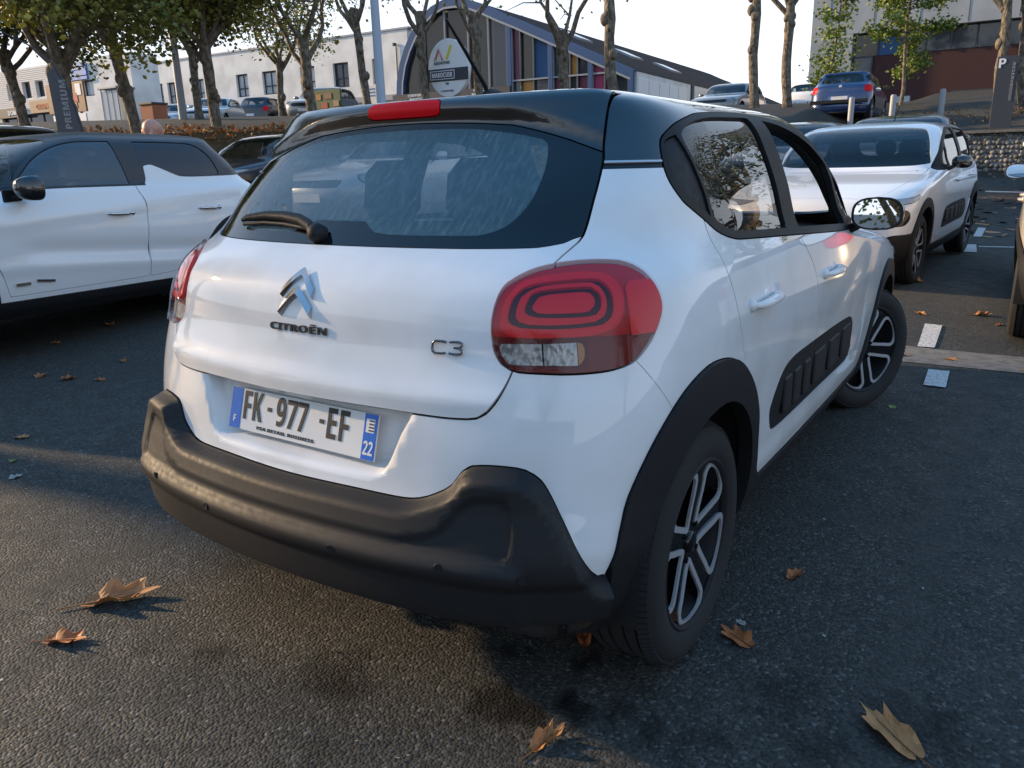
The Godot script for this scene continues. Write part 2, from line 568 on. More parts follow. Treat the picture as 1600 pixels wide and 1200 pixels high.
func city_hatch() -> Dictionary:
	return {
		"zr": [.2, .42, .25, .56, .29, .61, .36, .645, .46, .652, .52, .632, .58, .61, .70, .59, .76, .577, .80, .567, .88, .545, .94, .535, 1.0, .515, 1.05, .475, 1.09, .42, 1.2, .29, 1.384, .10, 1.41, .09, 1.43, .075, 1.448, .02, 1.463, -.12, 1.478, -.40, 1.492, -.80],
		"zf": [.2, -3.2, .35, -3.31, .5, -3.335, .68, -3.32, .78, -3.27, .86, -3.08, .92, -2.75, .97, -2.35, 1.0, -2.12, 1.04, -2.02, 1.2, -1.85, 1.38, -1.55, 1.42, -1.42, 1.45, -1.28, 1.475, -1.08, 1.492, -.82],
		"w": [.2, .76, .28, .825, .38, .85, .5, .865, .62, .875, .75, .878, .86, .872, .94, .860, 1.02, .842, 1.09, .808, 1.2, .775, 1.3, .735, 1.36, .705, 1.40, .67, 1.43, .615, 1.45, .54, 1.475, .38, 1.492, .02],
		"sr": [.2, 1.0, .5, 1.0, .8, 1.05, 1.0, 1.15, 1.1, 1.28, 1.2, 1.0, 1.3, .8, 1.4, .75, 1.492, .02],
		"sf": [.2, 1.0, .8, 1.2, .95, 1.3, 1.1, .75, 1.38, .6, 1.492, .02],
		"y0": .2, "top": 1.4918, "yr": 1.36, "hood0": .84, "hood1": 1.03, "zm": -1.2, "zl": 1.8}

func scaled_tables(t: Dictionary, sx: float, sy: float, sz: float) -> Dictionary:
	var o := {}
	for k in ["zr", "zf", "w", "sr", "sf"]:
		var a := []
		for i in range(0, t[k].size(), 2):
			a.append(t[k][i] * sy)
			a.append(t[k][i + 1] * (sz if k[0] == "z" else sx if k == "w" else 1.0))
		o[k] = a
	for k in ["y0", "top", "yr", "hood0", "hood1"]: o[k] = t[k] * sy
	for k in ["zm", "zl"]: o[k] = t[k] * sz
	return o

func body_grid(t: Dictionary, nr: int, ns: int, nf: int, dy: float, rings: int) -> Dictionary:
	for k in ["zr", "zf", "w", "sr", "sf"]:
		t["t_" + k] = pc_make(t[k])
	var ys := PackedFloat32Array()
	var y: float = t.y0
	while y < t.yr - dy * 0.3:
		ys.append(y)
		y += dy * (0.58 if y > t.hood0 and y < t.hood1 else 1.0)
	for i in rings:
		ys.append(t.yr + (t.top - t.yr) * sin(PI / 2 * i / rings))
	ys.append(t.top)
	var nv := ys.size()
	var tr := plan_pts(nr)
	var tf := plan_pts(nf)
	var half := nr + ns - 1 + nf
	var P := PackedVector3Array()
	P.resize((2 * half - 2) * nv)
	for j in nv:
		y = ys[j]
		var zr := pc(t.t_zr, y)
		var zf := pc(t.t_zf, y)
		var w := pc(t.t_w, y)
		var sr := pc(t.t_sr, y)
		var sf := pc(t.t_sf, y)
		var za := zr - sr * .55
		var zb := zf + sf * .55
		for i in half:
			var x: float
			var z: float
			if i < nr:
				x = w * tr[i].x
				z = zr - sr * tr[i].y
			elif i < nr + ns - 1:
				x = w
				z = lerpf(za, zb, float(i - nr + 1) / ns)
			else:
				var q: Vector2 = tf[half - 1 - i]
				x = w * q.x
				z = zf + sf * q.y
			x *= barrel(t, z)
			P[i * nv + j] = Vector3(x, y, z)
			if i > 0 and i < half - 1:
				P[(2 * half - 2 - i) * nv + j] = Vector3(-x, y, z)
	var nu := 2 * half - 2
	var N := PackedVector3Array()
	N.resize(P.size())
	var T := PackedInt32Array()
	for i in nu:
		var i2 := (i + 1) % nu
		for j in nv - 1:
			var a := i * nv + j
			var b := i2 * nv + j
			var c := b + 1
			var d := a + 1
			T.append(a); T.append(b); T.append(c)
			T.append(a); T.append(c); T.append(d)
			var k := (P[c] - P[a]).cross(P[d] - P[b])
			if k.x * P[a].x + k.z * (P[a].z + 1.2) * 0.4 + k.y * 0.5 < 0.0: k = -k
			N[a] += k; N[b] += k; N[c] += k; N[d] += k
	for i in N.size():
		N[i] = N[i].normalized()
	return {"P": P, "N": N, "T": T, "t": t, "shell": MB.new()}

func barrel(t: Dictionary, z: float) -> float:
	var k := clampf((z - t.zm) / t.zl, -1.3, 1.0)
	return 1.0 - .022 * pow(absf(k), 2.5)

func rear_z(t: Dictionary, x: float, y: float) -> float:
	var w := pc(t.t_w, y) * .985
	return pc(t.t_zr, y) - pc(t.t_sr, y) * plan_drop(x / w)

func side_x(t: Dictionary, y: float, z: float) -> float:
	return pc(t.t_w, y) * barrel(t, z)

# ---- outlines and cutting
class Outline:
	var p: PackedVector2Array
	var box: Rect2
	func d(q: Vector2) -> float:
		if not box.has_point(q):
			return 0.06
		var best := 1e9
		var k := p.size()
		for i in k:
			var c := Geometry2D.get_closest_point_to_segment(q, p[i], p[(i + 1) % k])
			best = minf(best, q.distance_squared_to(c))
		best = sqrt(best)
		return -best if Geometry2D.is_point_in_polygon(q, p) else best

func corner_tangent(a: Vector2, b: Vector2, c: Vector2) -> Vector2:
	# direction through b, as long as the shorter neighbour; zero at a corner
	var p := b - a
	var q := c - b
	if p.length() < 1e-5 or q.length() < 1e-5: return Vector2.ZERO
	if absf(p.angle_to(q)) > 1.4: return Vector2.ZERO
	return (p.normalized() + q.normalized()).normalized() * minf(p.length(), q.length())

func crease(G: Dictionary, tris: PackedInt32Array, fn: Callable, levels: Array) -> PackedInt32Array:
	# puts a row of vertices along each level of fn, so that a fold can run there
	for l in levels:
		var r := split(G, tris, field(G, tris, fn), l)
		tris = r[0]
		tris.append_array(r[1])
	return tris

func outline(a: Array, smooth := true, sx := 1.0, sy := 1.0) -> Outline:
	var pts := PackedVector2Array()
	for i in range(0, a.size(), 2):
		pts.append(Vector2(a[i] * sx, a[i + 1] * sy))
	var o := Outline.new()
	if smooth:
		var k := pts.size()
		var out := PackedVector2Array()
		for i in k:
			var b := pts[i]
			var c := pts[(i + 1) % k]
			var l := b.distance_to(c)
			if l < 1e-5:
				continue
			var tb := corner_tangent(pts[(i + k - 1) % k], b, c)
			var tc := corner_tangent(b, c, pts[(i + 2) % k])
			var d := (c - b) / l
			if tb == Vector2.ZERO: tb = d * l
			if tc == Vector2.ZERO: tc = d * l
			for e in 5:
				var u := e / 5.0
				out.append(b * (1 + 2 * u) * (1 - u) * (1 - u) + tb * u * (1 - u) * (1 - u) + c * u * u * (3 - 2 * u) - tc * u * u * (1 - u))
		pts = out
	o.p = pts
	o.box = Rect2(pts[0], Vector2.ZERO)
	for q in pts: o.box = o.box.expand(q)
	o.box = o.box.grow(0.06)
	return o

func on_rear(o: Outline, zmin := -0.3) -> Callable:
	return func(p: Vector3) -> float: return o.d(Vector2(absf(p.x), p.y)) if p.z > zmin else 0.06

func on_front(o: Outline, zmax: float) -> Callable:
	return func(p: Vector3) -> float: return o.d(Vector2(absf(p.x), p.y)) if p.z < zmax else 0.06

func on_corner(o: Outline) -> Callable:
	return func(p: Vector3) -> float: return o.d(Vector2(absf(p.x) - p.z, p.y)) if p.z > -0.2 else 0.06

func on_side(o: Outline) -> Callable:
	return func(p: Vector3) -> float: return o.d(Vector2(p.z, p.y)) if absf(p.x) > 0.4 else 0.06

func on_top(o: Outline, ymin: float) -> Callable:
	return func(p: Vector3) -> float: return o.d(Vector2(absf(p.x), p.z)) if p.y > ymin else 0.06

func ellipse(cz: float, cy: float, rz: float, ry: float) -> Callable:
	return func(p: Vector3) -> float:
		if absf(p.x) < 0.4: return 0.06
		return (Vector2((p.z - cz) / rz, (p.y - cy) / ry).length() - 1.0) * minf(rz, ry)

func field(G: Dictionary, tris: PackedInt32Array, fn: Callable) -> PackedFloat32Array:
	var P: PackedVector3Array = G.P
	var f := PackedFloat32Array()
	f.resize(P.size())
	f.fill(1e9)
	for t in tris:
		if f[t] > 1e8: f[t] = fn.call(P[t])
	return f

func split(G: Dictionary, tris: PackedInt32Array, f: PackedFloat32Array, lvl: float) -> Array:
	var P: PackedVector3Array = G.P
	var N: PackedVector3Array = G.N
	var inn := PackedInt32Array()
	var out := PackedInt32Array()
	var cache := {}
	for i in range(0, tris.size(), 3):
		var a := tris[i]
		var b := tris[i + 1]
		var c := tris[i + 2]
		var sa := f[a] < lvl
		var sb := f[b] < lvl
		var sc := f[c] < lvl
		if sa == sb and sb == sc:
			if sa:
				inn.append(a); inn.append(b); inn.append(c)
			else:
				out.append(a); out.append(b); out.append(c)
			continue
		# rotate so that a is alone
		if sa == sb:
			var q := c; c = b; b = a; a = q
			sa = sc
		elif sa == sc:
			var q := b; b = c; c = a; a = q
			sa = sb
		var m := [0, 0]
		for e in 2:
			var o := b if e == 0 else c
			var key := (mini(a, o) << 24) | maxi(a, o)
			if cache.has(key):
				m[e] = cache[key]
			else:
				var s := clampf((lvl - f[a]) / (f[o] - f[a]), 0.001, 0.999)
				P.append(P[a].lerp(P[o], s))
				N.append(N[a].lerp(N[o], s).normalized())
				f.append(lvl)
				m[e] = P.size() - 1
				cache[key] = m[e]
		var alone := inn if sa else out
		var pair := out if sa else inn
		alone.append(a); alone.append(m[0]); alone.append(m[1])
		pair.append(m[0]); pair.append(b); pair.append(c)
		pair.append(m[0]); pair.append(c); pair.append(m[1])
		if sa:
			inn = alone; out = pair
		else:
			out = alone; inn = pair
	G.P = P
	G.N = N
	return [inn, out, f]

func cut(G: Dictionary, tris: PackedInt32Array, fn: Callable, gap := 0.0) -> Array:
	var f := field(G, tris, fn)
	var r := split(G, tris, f, -gap)
	if gap <= 0.0:
		return r
	var r2 := split(G, r[1], r[2], gap)
	var P: PackedVector3Array = G.P
	var N: PackedVector3Array = G.N
	var S: MB = G.shell
	var band: PackedInt32Array = r2[0]
	for i in range(0, band.size(), 3):
		var a := band[i]
		var b := band[i + 1]
		var c := band[i + 2]
		S.tri(P[a] - N[a] * .024, P[b] - N[b] * .024, P[c] - N[c] * .024, -N[a], -N[b], -N[c])
	return [r[0], r2[1]]

func by_side(G: Dictionary, tris: PackedInt32Array) -> Array:
	# [right (+x), left (-x)] without cutting
	var P: PackedVector3Array = G.P
	var r := PackedInt32Array()
	var l := PackedInt32Array()
	for i in range(0, tris.size(), 3):
		var s := P[tris[i]].x + P[tris[i + 1]].x + P[tris[i + 2]].x
		if s > 0:
			r.append(tris[i]); r.append(tris[i + 1]); r.append(tris[i + 2])
		else:
			l.append(tris[i]); l.append(tris[i + 1]); l.append(tris[i + 2])
	return [r, l]

func panel(G: Dictionary, tris: PackedInt32Array, called: String, m: Material, parent: Node, off = null, wall := 0.012, solid := true, label := "") -> MeshInstance3D:
	if tris.size() == 0:
		return null
	var P: PackedVector3Array = G.P
	var N: PackedVector3Array = G.N
	var map := {}
	var v := PackedVector3Array()
	var n := PackedVector3Array()
	var idx := PackedInt32Array()
	for t in tris:
		if not map.has(t):
			map[t] = v.size()
			v.append(P[t])
			n.append(N[t])
		idx.append(map[t])
	var n0 := n.duplicate()
	if off != null:
		var w := PackedVector3Array()
		w.resize(v.size())
		for i in v.size():
			w[i] = v[i] + n[i] * (off.call(v[i]) if off is Callable else off)
		if off is Callable:
			# slope of the offset, so that shading does not depend on the mesh
			var h := 0.009
			for i in v.size():
				var e1 := n[i].cross(Vector3.UP)
				e1 = e1.normalized() if e1.length_squared() > 1e-4 else Vector3.RIGHT
				var e2 := n[i].cross(e1)
				var d1: float = off.call(v[i] + e1 * h) - off.call(v[i] - e1 * h)
				var d2: float = off.call(v[i] + e2 * h) - off.call(v[i] - e2 * h)
				n[i] = (n[i] - (e1 * d1 + e2 * d2) / (2.0 * h)).normalized()
		v = w
	# winding and edges
	var edges := {}
	for i in range(0, idx.size(), 3):
		var a := idx[i]
		var b := idx[i + 1]
		var c := idx[i + 2]
		if (v[b] - v[a]).cross(v[c] - v[a]).dot(n[a] + n[b] + n[c]) > 0:
			idx[i + 1] = c
			idx[i + 2] = b
		for e in [[a, b], [b, c], [c, a]]:
			var key: int = (mini(e[0], e[1]) << 24) | maxi(e[0], e[1])
			if edges.has(key): edges[key] = -1
			else: edges[key] = i
	if wall > 0.0:
		for key in edges:
			if edges[key] < 0: continue
			var a: int = key >> 24
			var b: int = key & 0xFFFFFF
			var i: int = edges[key]
			var mid := (v[idx[i]] + v[idx[i + 1]] + v[idx[i + 2]]) / 3.0
			var pa := v[a]
			var pb := v[b]
			var qa := pa - n0[a] * wall
			var qb := pb - n0[b] * wall
			var k := (pb - pa).cross(qa - pa).normalized()
			if k.dot((pa + pb) * 0.5 - mid) < 0: k = -k
			var s := v.size()
			for q in [pa, pb, qb, qa]:
				v.append(q); n.append(k)
			if (pb - pa).cross(qb - pa).dot(k) > 0:
				for e in [0, 2, 1, 0, 3, 2]: idx.append(s + e)
			else:
				for e in [0, 1, 2, 0, 2, 3]: idx.append(s + e)
	var arr := []
	arr.resize(Mesh.ARRAY_MAX)
	arr[Mesh.ARRAY_VERTEX] = v
	arr[Mesh.ARRAY_NORMAL] = n
	arr[Mesh.ARRAY_INDEX] = idx
	var mesh := ArrayMesh.new()
	mesh.add_surface_from_arrays(Mesh.PRIMITIVE_TRIANGLES, arr)
	if solid:
		var S: MB = G.shell
		for i in range(0, tris.size(), 3):
			var a := tris[i]
			var b := tris[i + 1]
			var c := tris[i + 2]
			S.tri(P[a] - N[a] * .024, P[b] - N[b] * .024, P[c] - N[c] * .024, -N[a], -N[b], -N[c])
	return add(called, mesh, m, parent, label)

func sstep(a: float, b: float, x: float) -> float:
	return smoothstep(a, b, x)

# ---------------------------------------------------------------- wheels
var wheel_parts := []

func make_wheel_meshes() -> void:
	# axle along +x, outer face at x = +0.1
	var tb := MB.new()
	var prof := [Vector2(.212, -.092), Vector2(.228, -.096), Vector2(.262, -.1035), Vector2(.288, -.100), Vector2(.305, -.088), Vector2(.314, -.072)]
	for g in [-.055, -.02, .02, .055]:
		prof.append_array([Vector2(.3165, g - .0045), Vector2(.309, g - .0035), Vector2(.309, g + .0035), Vector2(.3165, g + .0045)])
	prof.append_array([Vector2(.314, .072), Vector2(.305, .088), Vector2(.288, .100), Vector2(.262, .1035), Vector2(.232, .098), Vector2(.228, .094), Vector2(.212, .092)])
	var ax := Transform3D(Basis(Vector3(0, 0, 1), -PI / 2), Vector3.ZERO)   # local y -> +x
	tb.lathe(prof, ax, 72)
	for k in 110:      # shoulder lugs
		var a := TAU * k / 110
		for s in [-1.0, 1.0]:
			var bas := Basis(Vector3.RIGHT, a)
			tb.box(bas * Vector3(s * .073, .3125, 0), Vector3(.030, .010, .0125), bas * Basis(Vector3(0, 0, 1), -s * .42), .0015)
	var tyre := tb.done()
	# face
	var na := 200
	var nr := 22
	var P := PackedVector3Array()
	var N := PackedVector3Array()
	var T := PackedInt32Array()
	for i in na:
		for j in nr:
			var r :=   .012 + .2155 * j / (nr - 1)
			var a := TAU * i / na
			var x := .070 + .016 * smoothstep(.03, .20, r) - .010 * smoothstep(.0, .05, r) + .008
			P.append(Vector3(x, r * cos(a), r * sin(a)))
			N.append(Vector3(1, 0, 0))
	for i in na:
		for j in nr - 1:
			var a := i * nr + j
			var b := ((i + 1) % na) * nr + j
			T.append_array(PackedInt32Array([a, b, b + 1, a, b + 1, a + 1]))
	var G := {"P": P, "N": N, "T": T, "shell": MB.new()}
	var hp := []
	for q in [[.060, 0.0], [.095, .24], [.145, .36], [.185, .40], [.203, .28], [.207, 0.0], [.203, -.28], [.185, -.40], [.145, -.36], [.095, -.24]]:
		hp.append(q[0] * 1.0 * cos(q[1])); hp.append(q[0] * 1.0 * sin(q[1]))
	var ho := outline(hp)
	ho.box = ho.box.grow(.1)
	var hole := func(p: Vector3) -> float:
		var a := atan2(p.z, p.y)
		a = fposmod(a + PI / 5, TAU / 5) - PI / 5
		var r := Vector2(p.y, p.z).length()
		return ho.d(Vector2(r * cos(a), r * sin(a)))
	var f := field(G, T, hole)
	var r1 := split(G, T, f, 0.0)
	var r2 := split(G, r1[1], r1[2], 0.0155)
	var tmp := Node3D.new()
	var face := panel(G, r2[1], "spokes", M["gloss_black"], tmp, null, .035, false)
	var edge := panel(G, r2[0], "spoke_edges", M["silver"], tmp, .003, .007, false)
	var bb := MB.new()
	bb.lathe([Vector2(.228, .094), Vector2(.222, .098), Vector2(.214, .094), Vector2(.205, .06), Vector2(.19, -.06), Vector2(.02, -.07)], ax, 48)
	var disc := MB.new()
	disc.lathe([Vector2(.06, -.01), Vector2(.06, .012), Vector2(.135, .012), Vector2(.135, -.01)], ax, 40, false)
	var cap := MB.new()
	cap.lathe([Vector2(.032, .060), Vector2(.031, .074), Vector2(.024, .079), Vector2(.001, .080)], ax, 28)
	for k in 4:
		var a := TAU * k / 4 + .4
		cap.lathe([Vector2(.008, .066), Vector2(.008, .076), Vector2(.001, .077)], Transform3D(ax.basis, Vector3(0, cos(a) * .05, sin(a) * .05)), 8)
	wheel_parts = [["tyre", tyre, "tyre"], ["spokes", face.mesh, "gloss_black"], ["spoke_edges", edge.mesh, "silver"], ["barrel", bb.done(), "trim"], ["brake_disc", disc.done(), "brushed"], ["hub_cap", cap.done(), "gloss_black"]]
	tmp.free()

func wheel(parent: Node, at: Vector3, outward: float, steer := 0.0, roll := 0.3, sc := 1.0, edge := "silver", face := "gloss_black") -> Node3D:
	if wheel_parts.is_empty(): make_wheel_meshes()
	var w := Node3D.new()
	w.name = numbered("wheel", parent)
	parent.add_child(w, true)
	var b := Basis(Vector3.UP, steer)
	if outward < 0: b = b * Basis(Vector3.UP, PI)
	w.transform = Transform3D(b * Basis(Vector3.RIGHT, roll) * Basis.from_scale(Vector3(1, sc, sc)), at)
	for q in wheel_parts:
		add(q[0], q[1], M[edge if q[0] == "spoke_edges" else face if q[0] == "spokes" else q[2]], w)
	return w

func text_mesh(s: String, size: float, depth: float, bold := true, font := "Droid Sans") -> TextMesh:
	var t := TextMesh.new()
	var f := SystemFont.new()
	f.font_names = PackedStringArray([font])
	if bold: f.font_weight = 700
	t.font = f
	t.text = s
	t.font_size = 64
	t.pixel_size = size / 64.0
	t.depth = depth
	t.curve_step = 1.0
	return t

func text_to(s: String, width: float, height: float, bold := true) -> ArrayMesh:
	# lettering fitted to a width x height box centred on the origin, 1 unit deep
	var t := text_mesh(s, 1.0, 1.0, bold)
	var a := t.get_mesh_arrays()
	var v: PackedVector3Array = a[Mesh.ARRAY_VERTEX]
	var bb := AABB(v[0], Vector3.ZERO)
	for q in v: bb = bb.expand(q)
	for i in v.size():
		v[i] = Vector3((v[i].x - bb.get_center().x) / bb.size.x * width, (v[i].y - bb.get_center().y) / bb.size.y * height, v[i].z - bb.get_center().z)
	a[Mesh.ARRAY_VERTEX] = v
	a[Mesh.ARRAY_TANGENT] = null
	var m := ArrayMesh.new()
	m.add_surface_from_arrays(Mesh.PRIMITIVE_TRIANGLES, a)
	return m

func write(called: String, s: String, width: float, height: float, depth: float, m: Material, parent: Node, xf: Transform3D, bold := true) -> MeshInstance3D:
	var o := add(called, text_to(s, width, height, bold), m, parent)
	o.transform = xf * Transform3D(Basis.from_scale(Vector3(1, 1, depth)), Vector3.ZERO)
	return o

# ---------------------------------------------------------------- the hatchback in front of us
func main_car() -> Node3D:
	var car := thing("white_hatchback", "large white hatchback with black roof seen from behind in the middle", "car")
	var t := city_hatch()
	var G := body_grid(t, 60, 150, 40, 0.012, 17)
	var rem: PackedInt32Array = G.T
	var r: Array
	# wheel openings
	rem = cut(G, rem, ellipse(.01, .318, .35, .385))[1]
	rem = cut(G, rem, ellipse(-2.545, .318, .355, .385))[1]
	# lower black cladding: bumper, arches, sills
	var edge := outline([-.9, .567, -.60, .565, -.40, .567, -.22, .567, -.165, .576, -.09, .606, -.06, .635, -.035, .655, .03, .663, .12, .660, .165, .640, .19, .610, .225, .55, .262, .485, .30, .44, .335, .419, .39, .415, .47, .40, .6, .30, .6, .1, .6, .1, -.9, .1, -.9, .1])
	var bumper_fn := func(p: Vector3) -> float:
		if p.z < .33: return 0.06
		return edge.d(Vector2(absf(p.x) - p.z, p.y)) if absf(p.x) - p.z > -.9 else -.06
	var arch_r := outline([.50, .30, .44, .405, .376, .587, .312, .689, .245, .754, .181, .790, .08, .815, -.02, .812, -.108, .79, -.187, .745, -.265, .675, -.318, .595, -.36, .49, -.41, .385, -.46, .355, -.52, .1, -.52, .1, .50, .1, .50, .1])
	var arch_f := outline([-2.08, .1, -2.08, .1, -2.10, .30, -2.14, .42, -2.19, .53, -2.25, .63, -2.33, .71, -2.43, .765, -2.54, .785, -2.65, .765, -2.76, .705, -2.84, .62, -2.90, .52, -2.94, .42, -2.96, .3, -2.96, .1, -2.96, .1])
	var sill := func(p: Vector3) -> float:
		if absf(p.x) < .4 or p.z > -.3 or p.z < -2.2: return 0.06
		return p.y - lerpf(.345, .318, clampf((-.4 - p.z) / 1.2, 0, 1))
	var front_low := func(p: Vector3) -> float:
		if p.z > -2.6: return 0.06
		return p.y - (.40 + .10 * smoothstep(.55, .75, absf(p.x)))
	var fa := on_side(arch_r)
	var fb := on_side(arch_f)
	r = cut(G, rem, func(p: Vector3) -> float: return minf(minf(bumper_fn.call(p), fa.call(p)), minf(minf(fb.call(p), sill.call(p)), front_low.call(p))), .0015)
	rem = r[1]
	var clad: PackedInt32Array = r[0]
	r = cut(G, clad, func(p: Vector3) -> float: return .425 - p.z if absf(p.x) > .5 else -.06 if p.z > .3 else .06, .0012)
	var bump: PackedInt32Array = r[0]
	clad = r[1]
	var inset := outline([.615, .580, .628, .52, .628, .474, .60, .473, .30, .474, -.3, .475, -.3, .475, -.3, .492, -.3, .492, .38, .492, .47, .515, .505, .56, .535, .595, .60, .602])
	var bump_off := func(p: Vector3) -> float:
		var q := Vector2(absf(p.x) - p.z, p.y)
		var d := bumper_fn.call(p) as float
		var o := .004 + .042 * clampf(-d / .028, 0, 1)
		o -= .0065 * sstep(.0, .007, -inset.d(Vector2(absf(p.x), p.y)))
		if absf(p.x) < .66: o += .008 * sstep(.472, .462, p.y) * sstep(.66, .63, absf(p.x))
		o -= .010 * sstep(.437, .428, p.y)
		o -= .03 * sstep(.40, .30, p.z)
		return o
	bump = cut(G, bump, func(p: Vector3) -> float: return .350 - .01 * absf(p.x) - p.y)[0]
	bump = crease(G, bump, bumper_fn, [-.028, -.012])
	bump = crease(G, bump, func(p: Vector3) -> float: return inset.d(Vector2(absf(p.x), p.y)), [0.0, -.0035, -.007])
	bump = crease(G, bump, func(p: Vector3) -> float: return absf(p.x), [.63, .66])
	bump = crease(G, bump, func(p: Vector3) -> float: return p.y, [.428, .437, .462, .472])
	var bumper := panel(G, bump, "bumper_cladding", M.plastic, car, bump_off, .03)
	for s in by_side(G, clad):
		r = cut(G, s, func(p: Vector3) -> float: return -.42 - p.z)
		panel(G, r[0], "rear_arch_cladding", M.plastic, car, .012, .04)
		r = cut(G, r[1], func(p: Vector3) -> float: return p.z + 2.09)
		panel(G, r[1], "sill_cladding", M.plastic, car, .008, .02)
		panel(G, r[0], "front_arch_cladding", M.plastic, car, .012, .04)
	# tail lamps
	var lamp := outline([.058, .927, .068, .975, .102, 1.022, .184, 1.053, .274, 1.067, .386, 1.072, .49, 1.065, .545, 1.042, .576, 1.005, .582, .97, .556, .933, .525, .904, .469, .872, .39, .858, .275, .854, .195, .855, .11, .859, .07, .880])
	r = cut(G, rem, on_corner(lamp), .0022)
	rem = r[1]
	var ring1 := outline([.082, .945, .102, .995, .155, 1.031, .228, 1.045, .343, 1.051, .415, 1.045, .445, 1.022, .449, .989, .432, .957, .40, .939, .34, .930, .216, .927, .11, .928])
	var dark1 := outline([.107, .962, .128, 1.004, .174, 1.027, .28, 1.036, .387, 1.036, .414, 1.012, .410, .972, .379, .951, .237, .944, .125, .948])
	var red2 := outline([.130, .968, .150, 1.004, .20, 1.023, .283, 1.030, .370, 1.029, .392, 1.009, .389, .975, .36, .958, .24, .952, .145, .955])
	var dark2 := outline([.152, .978, .180, 1.012, .232, 1.020, .359, 1.023, .379, 1.006, .373, .978, .346, .968, .240, .966, .174, .968])
	var core := outline([.175, .985, .20, 1.006, .24, 1.012, .345, 1.014, .360, 1.002, .355, .984, .335, .977, .25, .975, .19, .976])
	var clear := outline([.072, .913, .085, .879, .10, .872, .20, .872, .31, .874, .316, .90, .317, .918, .20, .915])
	for s in by_side(G, r[0]):
		var lens := Node3D.new()
		lens.name = numbered("tail_lamp", car)
		car.add_child(lens, true)
		var window := outline([.060, .918, .074, .874, .10, .866, .20, .866, .315, .868, .323, .90, .322, .923, .20, .921])
		var o1 := cut(G, s, on_corner(window))
		panel(G, o1[1], "outer_lens", M.red_lens, lens, .010, .014, false)
		panel(G, o1[0], "clear_lens", M.glass, lens, .0095, .0, false)
		var c1 := cut(G, s, on_corner(ring1))
		var c2 := cut(G, c1[0], on_corner(dark1))
		panel(G, c2[1], "outer_red_ring", M.lamp_red, lens, .003, .014)
		var c3 := cut(G, c2[0], on_corner(red2))
		panel(G, c3[1], "dark_ring", M.lamp_dark, lens, -.006, .004)
		var c4 := cut(G, c3[0], on_corner(dark2))
		panel(G, c4[1], "inner_red_ring", M.lamp_red, lens, .003, .014)
		var c5 := cut(G, c4[0], on_corner(core))
		panel(G, c5[1], "dark_ring", M.lamp_dark, lens, -.006, .004)
		panel(G, c5[0], "centre_lens", M.lamp_red, lens, .001, .012)
		var c6 := cut(G, c1[1], on_corner(clear))
		var c7 := cut(G, c6[0], func(p: Vector3) -> float: return (absf(p.x) - p.z) - .195, .0025)
		panel(G, c7[0], "reversing_reflector", M.lamp_clear, lens, -.008, .004)
		var c8 := cut(G, c7[1], func(p: Vector3) -> float: return (absf(p.x) - p.z) - .295, .001)
		panel(G, c8[0], "indicator_reflector", M.lamp_clear, lens, -.006, .004)
		panel(G, c8[1], "indicator_bulb", M.lamp_amber, lens, -.004, .004)
		for k in []:
			var q0: float = .135 if k == 0 else .245
			var bb := MB.new()
			var sgn := 1.0 if lens.name == "tail_lamp" else -1.0
			# bulb holders behind the clear window
			var bx := .600 if k == 0 else .665
			bb.ball(Vector3(sgn * bx, .893, q0 * -1.0 + bx + .004), Vector3(.016, .016, .012), Basis.IDENTITY, 8, 12)
			add("bulb", bb.done(), M.lamp_amber if k == 1 else M.sign_white, lens)
		# side zone: bright upper reflector, darker lower part
		var zone := func(p: Vector3) -> float:
			var q := absf(p.x) - p.z
			return maxf(.462 - q, maxf(.925 - p.y, p.y - 1.030))
		var c9 := cut(G, c6[1], zone)
		panel(G, c9[0], "side_reflector", M.lamp_red, lens, .002, .010)
		var c10 := cut(G, c9[1], func(p: Vector3) -> float: return .928 - p.y)
		panel(G, c10[0], "upper_bowl", M.lamp_red_mid, lens, -.006, .006)
		panel(G, c10[1], "lower_bowl", M.lamp_red_deep, lens, -.008, .006)
	# tailgate with rear screen
	var gate := outline([-.3, .756, .28, .755, .46, .753, .52, .758, .545, .775, .567, .812, .583, .86, .600, 1.0, .605, 1.072, .624, 1.112, .624, 1.13, .614, 1.214, .598, 1.281, .582, 1.315, .564, 1.37, .556, 1.41, .552, 1.47, .54, 1.6, .54, 1.6, -.3, 1.6, -.3, 1.6])
	var gf := on_rear(gate, -.25)
	r = cut(G, rem, func(p: Vector3) -> float: return maxf(gf.call(p), -.085 - p.z), .0024)
	rem = r[1]
	var screen_top := func(x: float) -> float:
		x = absf(x)
		return 1.388 - .017 * (x / .34) * (x / .34) if x < .34 else 1.371 - .036 * (x - .34) / .17 - .35 * pow(maxf(x - .36, 0), 2) if x < .51 else 1.327 - (x - .51) * .35
	var glass_low := outline([-.3, 1.096, .39, 1.096, .552, 1.099, .600, 1.108, .615, 1.118, .7, 1.13, .7, 1.7, .7, 1.7, -.3, 1.7, -.3, 1.7])
	r = cut(G, r[0], on_rear(glass_low), .0015)
	var gate_off := func(p: Vector3) -> float:
		return .010 * exp(-pow((p.y - .79) / .028, 2)) - .004 * exp(-pow((p.y - .90) / .05, 2))
	panel(G, r[1], "tailgate", M.white_paint, car, gate_off, .014)
	r = cut(G, r[0], func(p: Vector3) -> float: return p.y - screen_top.call(p.x), .001)
	var screen: PackedInt32Array = r[0]
	var clear_glass := outline([-.3, 1.135, .10, 1.128, .165, 1.122, .38, 1.122, .42, 1.126, .462, 1.146, .486, 1.195, .480, 1.261, .455, 1.318, .437, 1.332, .352, 1.350, .2, 1.368, -.3, 1.374])
